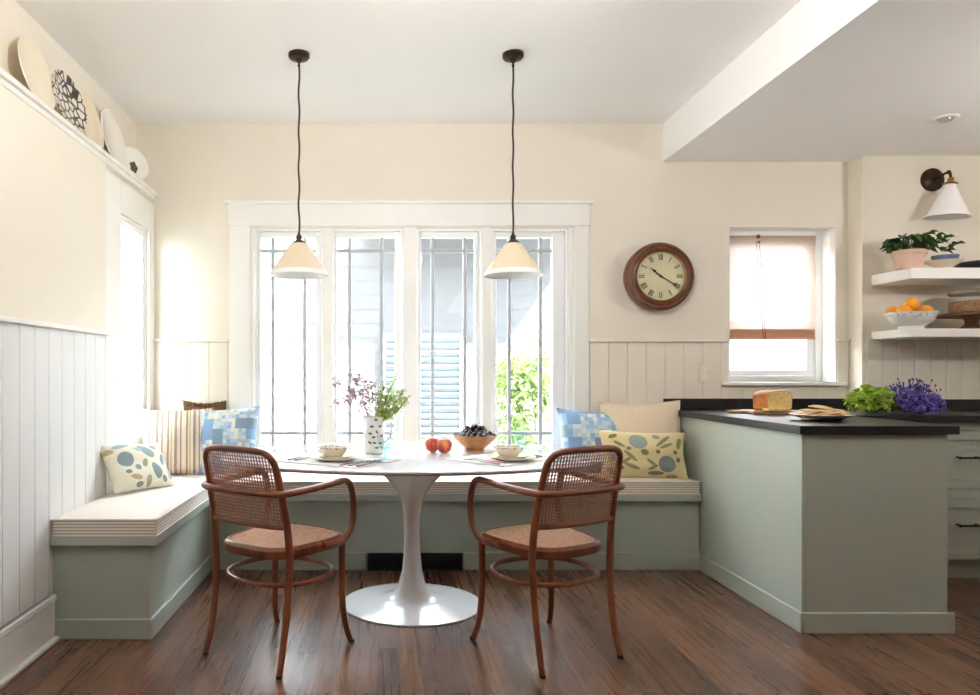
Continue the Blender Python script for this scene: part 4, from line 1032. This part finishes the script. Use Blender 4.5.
heads = [(-.055,-.01,.26),(-.085,0,.255),(-.10,.02,.225),(-.07,-.02,.285),(-.03,0,.27),(-.02,.02,.225),(-.155,0,.30),(-.12,-.02,.23),(-.16,.01,.215),(-.045,.01,.215),(-.03,-.01,.30),(-.075,.02,.31),(-.09,0,.33),(-.05,-.02,.32),(-.105,.0,.27),(-.005,.0,.25),(-.01,-.01,.285)]
for hx, hy, hz in heads:
    hx *= 1.18; hz *= 1.13
    path = smooth_path([(-.012+rnd.uniform(-.01,.01),0,.01),(-.022,hy*.4,.13),(hx*.6,hy*.8,hz*.72),(hx,hy,hz)], 5)
    st.tube(path, .0015, 5)
    for k in range(16):
        p = Vector((hx,hy,hz)) + Vector((rnd.gauss(0,.014), rnd.gauss(0,.014), rnd.gauss(0,.014)))
        for q in range(4): bl.leaf(p, (rnd.uniform(-1,1),rnd.uniform(-1,1),rnd.uniform(-.5,1)), .0105, .010, .2)
    for q in path[8::3]:
        for _ in range(2): bl.leaf(q, (rnd.uniform(-1,1),rnd.uniform(-1,1),rnd.uniform(-.3,1)), .013, .009, .2)
st.build('blossom_stems', M['twig'], t); bl.build('blossoms', M['mauve'], t)
st = MB(); lf = MB()
tips = [(.05,0,.31),(.095,.01,.335),(.14,0,.275),(.165,-.01,.25),(.11,.02,.27),(.075,-.02,.285),(.13,.02,.235),(.06,.01,.24),(.1,-.02,.225),(.085,0,.26),(.15,.01,.23),(.03,-.01,.26)]
for tx_, ty_, tz_ in tips:
    tx_ *= 1.05; tz_ *= 1.08
    path = smooth_path([(.012+rnd.uniform(-.01,.01),0,.01),(.022,ty_*.4,.13),(tx_*.62,ty_*.8,tz_*.72),(tx_,ty_,tz_)], 8)
    st.tube(path, .0016, 5)
    for q in path[10:]:
        for _ in range(4): lf.leaf(q+Vector((rnd.gauss(0,.004),rnd.gauss(0,.004),rnd.gauss(0,.004))), (rnd.uniform(-1,1),rnd.uniform(-1,1),rnd.uniform(-.2,1)), rnd.uniform(.018,.028), .011, .2)
st.build('leaf_stems', M['stem'], t); lf.build('green_leaves', M['leaf_light'], t)
# peaches
def peach_obj(label, x, y, r, rz):
    b = MB(); n = 32
    b.lathe([(0,-r*.88),(r*.2,-r*.94),(r*.5,-r*.84),(r*.8,-r*.55),(r*.98,-r*.1),(r,.12*r),(r*.92,.5*r),(r*.7,.78*r),(r*.4,.9*r),(r*.18,.86*r),(r*.06,.76*r),(0,.73*r)], n)
    for v in b.bm.verts:
        a = math.atan2(v.co.y, v.co.x); v.co *= 1-.05*math.exp(-(a/.25)**2)*(1 if v.co.z > -.5*r else .4)
    o = tag(b.build('peach', M['peach'], angle=85), label, 'fruit', 'red fruit on the table')
    s = MB(); s.tube([(0,0,.70*r),(.001,.001,.85*r),(.004,.002,1.02*r)], [.002,.0016,.0022], 6); s.build('stalk', M['twig'], o)
    o.location = (x, y, ZT2+.93*r+.0004); o.rotation_euler = (.1, -.08, rz); return o
peach_obj('red blushed peach, left of the pair beside the wooden bowl', .252, 3.56, .040, 2.2)
peach_obj('red blushed peach, right of the pair beside the wooden bowl', .306, 3.50, .040, -1.2)
# wooden bowl and cherries
BX, BY = .475, 3.62
b = MB(); b.lathe([(0,.0),(.048,0),(.05,.006),(.045,.012),(.07,.03),(.098,.056),(.114,.078),(.115,.081),(.110,.081),(.094,.062),(.066,.038),(.03,.024),(0,.022)], 56)
o = tag(b.build('wooden_bowl', M['bowl_wood']), 'turned wooden bowl heaped with dark cherries', 'bowl'); o.location = (BX, BY, ZT2+.0003)
proto = None; rnd = random.Random(4); rc = .0125
layers = [(.066,.094,3),(.080,.098,4),(.092,.082,3),(.103,.06,3),(.114,.036,2),(.123,.012,1)]
def cherry():
    b = MB(); b.lathe([(0,-rc*.95),(rc*.5,-rc*.84),(rc*.87,-rc*.46),(rc,.05*rc),(rc*.88,.5*rc),(rc*.5,.84*rc),(rc*.2,.84*rc),(0,.76*rc)], 14)
    o = b.build('cherry', M['cherry'], None, angle=85)
    s = MB(); s.tube([(0,0,.75*rc),(.002,.002,1.3*rc),(.006,.003,1.9*rc)], .0011, 5); s.build('stalk', M['twig'], o)
    return o
rings_ = [(.0,.112,1),(.026,.106,6),(.052,.099,12),(.078,.089,18),(.098,.078,23),(.028,.083,6),(.056,.072,12),(.012,.125,3),(.040,.117,7)]
for rr, z, n in rings_:
    for k in range(n):
        a = 2*PI*(k+rnd.uniform(-.12,.12))/n+rr*40
        o = cherry() if proto is None else copy_tree(proto)
        proto = proto or o
        tag(o, 'dark cherry among those heaped in the wooden bowl', 'cherry', 'dark cherries heaped in the wooden bowl')
        o.location = (BX+rr*math.cos(a), BY+rr*math.sin(a), ZT2+z+rnd.uniform(-.004,.004)); o.rotation_euler = (rnd.uniform(-.6,.6), rnd.uniform(-.6,.6), rnd.uniform(0,6))

# ------------------------------------------------------------------ outside: neighbour house, shrub, ground
YN_ = 8.0
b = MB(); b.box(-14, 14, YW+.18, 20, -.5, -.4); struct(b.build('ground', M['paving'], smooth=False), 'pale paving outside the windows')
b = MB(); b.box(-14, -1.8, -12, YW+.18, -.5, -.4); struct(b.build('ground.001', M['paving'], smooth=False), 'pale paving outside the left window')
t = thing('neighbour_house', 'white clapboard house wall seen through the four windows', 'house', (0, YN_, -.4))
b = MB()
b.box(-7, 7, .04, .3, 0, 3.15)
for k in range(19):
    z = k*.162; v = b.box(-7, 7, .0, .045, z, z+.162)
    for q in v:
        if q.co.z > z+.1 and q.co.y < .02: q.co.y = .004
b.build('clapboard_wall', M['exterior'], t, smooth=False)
b = MB(); b.box(-.27, 2.35, -.6, .0, 3.15, 3.2); b.build('porch_roof', M['exterior'], t, smooth=False)
sh = MB(); rect_ring(sh, -.02, .92, .72, 2.0, .05, .05, .05, .05, -.05, -.002); f = sh.build('window_frame', M['exterior'], t, bevel=.003)
b = MB(); b.box(.03, .87, -.03, -.004, .77, 1.95); b.build('window_pane', M['shutter_dark'], f, smooth=False)
b = MB()
for k in range(15):
    b.box(-.42, .42, -.003, .003, -.028, .028, Matrix.Translation((.45,-.042,.80+k*.08)) @ Matrix.Rotation(R(35), 4, 'X'))
b.build('slat', M['shutter'], f, smooth=False)
t = thing('garden_shrub', 'leafy green shrub outside the rightmost of the four windows', 'shrub', (1.42, 6.3, -.4))
b = MB(); tr_ = MB(); rnd = random.Random(9)
blobs = []
for k in range(16):
    zz = rnd.uniform(.5,1.65); xx = rnd.uniform(-.38,.42)*(1.15-.5*(zz-.5)/1.2); blobs.append((xx, rnd.uniform(-.25,.25), zz))
    tr_.tube(smooth_path([(0,0,0),(xx*.3,0,zz*.5),(xx,blobs[-1][1],zz)], 4), lerp_list([.022,.012,.004], 9), 6)
blobs += [(.1,0,1.75),(.18,0,1.62),(-.3,0,.95),(-.34,.05,.7)]
for c in blobs: clump(c, (.17,.17,.17), 85, rnd, b, .085, .05)
b.build('leaves', M['bush'], t); tr_.build('branches', M['twig'], t)

b = MB(); b.box(-3.3, -3.1, 2.0, 7.6, -.4, 4.6)  # wall added outside to keep strong sky light off the bench corner
for k in range(30): b.box(-3.1, -3.085, 2.0, 7.6, -.4+k*.166, -.4+k*.166+.15)
tag(b.build('sky_screen_wall', plain('sky_screen_paint', srgb(226,226,224), .8), smooth=False), 'added pale wall outside the left window, holding back sky light', 'wall', kind='structure')

# ------------------------------------------------------------------ light
FILL_STRENGTH = 53  # emission of the added fill globes; the room has no such lamps
FILL_GLOBES = [(.27,1.6,2.33,ZC,.14,'added out-of-view fill light over a dish, before the table'),(3.45,2.4,1.95,ZS,.085,'added out-of-view fill light over a dish, under the kitchen ceiling')]
def glow(name, col, strength):
    t = NT(name); e = t.n('ShaderNodeEmission'); e.inputs[0].default_value = col; e.inputs[1].default_value = strength
    return t.done(e.outputs[0])
M['fill_glow'] = glow('fill_light_glow', (1,.975,.99,1), FILL_STRENGTH)
for x, y, z, ztop, rg, lab in FILL_GLOBES:
    t = thing('added_fill_light', lab, 'ceiling light', (x, y, ztop))
    b = MB(); b.lathe([(0,-.03),(.06,-.03),(.065,-.02),(.065,0),(0,0)], 28); b.tube([(0,0,-.03),(0,0,z-ztop+rg-.01)], .005, 10); b.build('fill_stem', M['bronze'], t)
    b = MB(); b.ball((0,0,z-ztop), rg, 4); b.build('fill_globe', M['fill_glow'], t)
    b = MB(); h = z-ztop; b.lathe([(0,h-.21),(.08,h-.205),(.17,h-.18),(.25,h-.135),(.28,h-.11),(.275,h-.105),(.24,h-.125),(.16,h-.168),(.07,h-.19),(0,h-.195)], 48); b.build('dish', M['white_ceramic'], t)  # dish added to shield low surfaces from the fill globe
W = bpy.data.worlds.new('daylight'); S.world = W; W.use_nodes = True
bg = W.node_tree.nodes['Background']; bg.inputs[0].default_value = (.80,.90,1,1); bg.inputs[1].default_value = 10.5
sun = bpy.data.lights.new('sun', 'SUN'); sun.energy = 80; sun.angle = R(1); sun.color = (1,.95,.88)
so = bpy.data.objects.new('sun', sun); COL.objects.link(so); so.location = (4, -4, 8)
so.rotation_euler = Vector((-1.6,1,-2.16)).to_track_quat('-Z','Y').to_euler()
def portal(name, loc, rot, sx, sy):
    l = bpy.data.lights.new(name, 'AREA'); l.shape = 'RECTANGLE'; l.size = sx; l.size_y = sy; l.energy = 1; l.cycles.is_portal = True
    o = bpy.data.objects.new(name, l); COL.objects.link(o); o.location = loc; o.rotation_euler = rot
portal('daylight_portal', ((OX0+OX1)/2, YW+.2, (OZ0+OZ1)/2), (R(-90),0,0), OX1-OX0, OZ1-OZ0)
portal('daylight_portal', (-1.53, (LW[0]+LW[1])/2, (LW[2]+LW[3])/2), (R(90),0,R(-90)), LW[1]-LW[0], LW[3]-LW[2])
portal('daylight_portal', ((SX0+SX1)/2, YW+.2, (SZ0+SZ1)/2), (R(-90),0,0), SX1-SX0, SZ1-SZ0)

# ------------------------------------------------------------------ camera
cd = bpy.data.cameras.new('camera'); co = bpy.data.objects.new('camera', cd); COL.objects.link(co)
co.location = (0,0,1.15); co.rotation_euler = (R(90),0,0)
cd.sensor_width = 36; cd.lens = 700/980*36; cd.shift_x = (490-383)/980; cd.shift_y = (372-347.5)/980
cd.clip_start = .05
S.camera = co
vs_ = S.view_settings; S.display_settings.display_device = 'sRGB'
vs_.view_transform = 'Standard'; vs_.look = 'None'; vs_.gamma = 1; vs_.use_curve_mapping = False
vs_.exposure = 1.35
S.cycles.max_bounces = 12; S.cycles.diffuse_bounces = 6; S.cycles.transparent_max_bounces = 24
S.cycles.use_denoising = True
S.cycles.caustics_reflective = False; S.cycles.caustics_refractive = False
S.cycles.sample_clamp_indirect = 8
